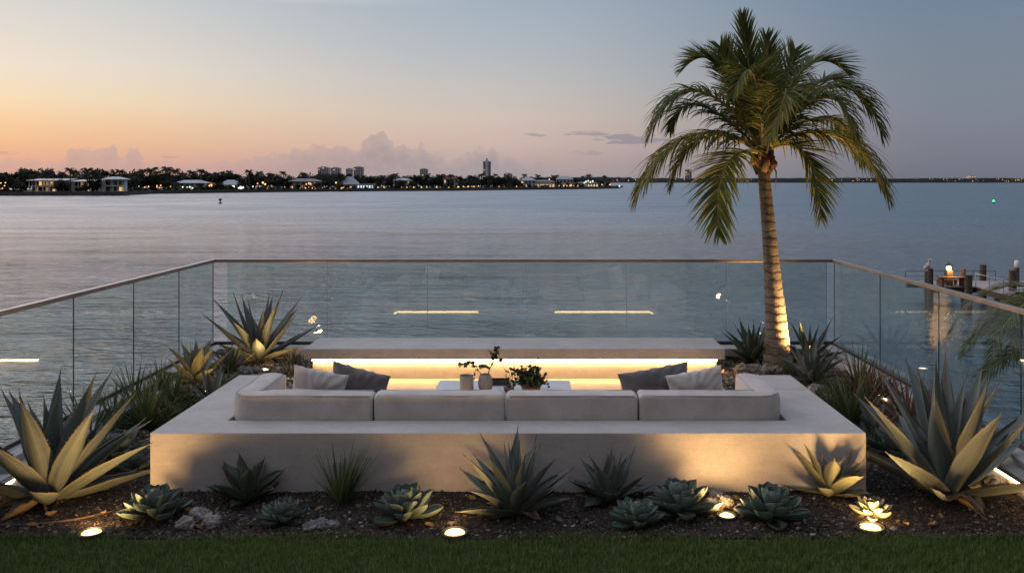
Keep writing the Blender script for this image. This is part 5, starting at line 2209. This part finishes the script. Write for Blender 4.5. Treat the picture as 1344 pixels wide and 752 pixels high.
spots = [(1, 240.5), (6, 244), (3, 247.5), (7, 240), (18, 245), (68, 240), (167, 245.5), (182, 245), (190, 246), (195, 245), (206, 246), (211, 243.5), (218, 247.5), (224, 245), (206, 244), (209, 246.5),
         (345, 240, 1.5), (348, 242, 1.3), (338, 241), (351, 247), (358, 246), (374, 246), (394, 247), (402, 242), (408, 242), (401, 247), (405, 246), (410, 247), (414, 247, 1.2), (441, 240, 1.2), (423, 247),
         (429, 245), (433, 247), (440, 247, 1.3), (448, 247.5, 1.3), (451, 246), (456, 247), (496, 246), (504, 246), (511, 245.5), (527, 246), (534, 246), (538, 245.5), (543, 246), (553, 246), (560, 246),
         (573, 246), (578, 246), (589, 246), (596, 245), (601, 245.5), (609, 245), (615, 245), (602, 245.5), (608, 245), (614, 245.2), (619, 245), (622, 245), (628, 244.5), (655, 245), (659, 245), (662, 245), (667, 244.5),
         (678, 245), (277, 243.5, 1.8), (275, 244, 1.2), (734, 244), (740, 244), (744, 244), (748, 243.5), (753, 244), (724, 244), (719, 244), (721, 235.5), (713, 243), (790, 242.5), (801, 242.5), (800, 243)]
for t in spots:
    shore_lamp(t[0], t[1], 'lamp_warm', 'small warm amber lamp on a thin post ' + zone(t[0]), 'amber lamps ' + zone(t[0]), r=(t[2] if len(t) > 2 else .85))
for px, py, r in ((240, 246, 1.0), (245, 246, 1.4), (249, 245.5, 1.0), (253, 247, .8), (306, 245.5, 2.2), (316, 246.5, 2.0), (319, 246, 1.4), (323, 245, 1.3), (332, 245, .8), (313, 247, .8)):
    shore_lamp(px, py, 'lamp_white', 'cold greenish white lamp ' + zone(px), 'white lamps ' + zone(px), r=r)
shore_lamp(813, 245.5, 'lamp_white', 'single white beacon lamp at the very end of the point', 'white lamps at the end of the far shore', D=688, r=1.0)
for px, py in ((769, 238.5), (772, 237.5), (775, 239), (778, 238), (767, 240)):
    shore_lamp(px, py, 'lamp_white', 'yellowish white lamp in the lit tree near the point', 'white lamps in the lit tree', r=.9)

# -------------------------------------------------- low coast on the horizon at the right
cv, cf = [], []
pxs = list(range(700, 1500, 3))
DC = 3150.0
for i, p in enumerate(pxs):
    x = (p - CX) / F * DC
    h = 14.0 + 6.5 * abs(nz(p * .011, 3, 0)) + 2.6 * nz(p * .13, 1, 0) + 1.6 * nz(p * .6, 5, 0)
    if p < 830:
        h *= 1.25
    for (yy, zz) in ((DC, ZW - 1), (DC + 6, ZW + .8 + h), (DC + 60, ZW + 1 + h * 1.15), (DC + 300, ZW - 1)):
        cv.append((x, yy, zz))
for i in range(len(pxs) - 1):
    for k in range(3):
        a = i * 4 + k
        cf.append((a, a + 4, a + 5, a + 1))
b_ = MB()
b_.add(cv, cf)
structure(b_.build('hills', M['coast']))
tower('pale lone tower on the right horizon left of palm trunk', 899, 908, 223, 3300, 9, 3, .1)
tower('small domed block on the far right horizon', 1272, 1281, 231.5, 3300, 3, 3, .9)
rs2 = random.Random(5)
csrc = None
for k in range(64):
    px = rs2.choice([rs2.uniform(800, 835), rs2.uniform(880, 990), rs2.uniform(1060, 1170), rs2.uniform(1215, 1344), rs2.uniform(1215, 1344)])
    py = rs2.uniform(235.0, 238.3)
    q = far(px, py, DC - 12)
    o = blob('coast_light', M['lamp_warm'], q, 1.25 * rs2.uniform(.6, 1.25), 1, (1, 1, 1), .01, 1) if csrc is None else csrc.copy()
    if csrc is None:
        csrc = o
    else:
        C.objects.link(o)
        o.location = q
        o.scale = (rs2.uniform(.5, 1.2),) * 3
    side = 'right of the palm' if px > 1165 else ('behind the palm' if px > 840 else 'beyond the point')
    tag(o, 'tiny amber light on the low far coast ' + side, 'light', 'lights on the far coast ' + side)
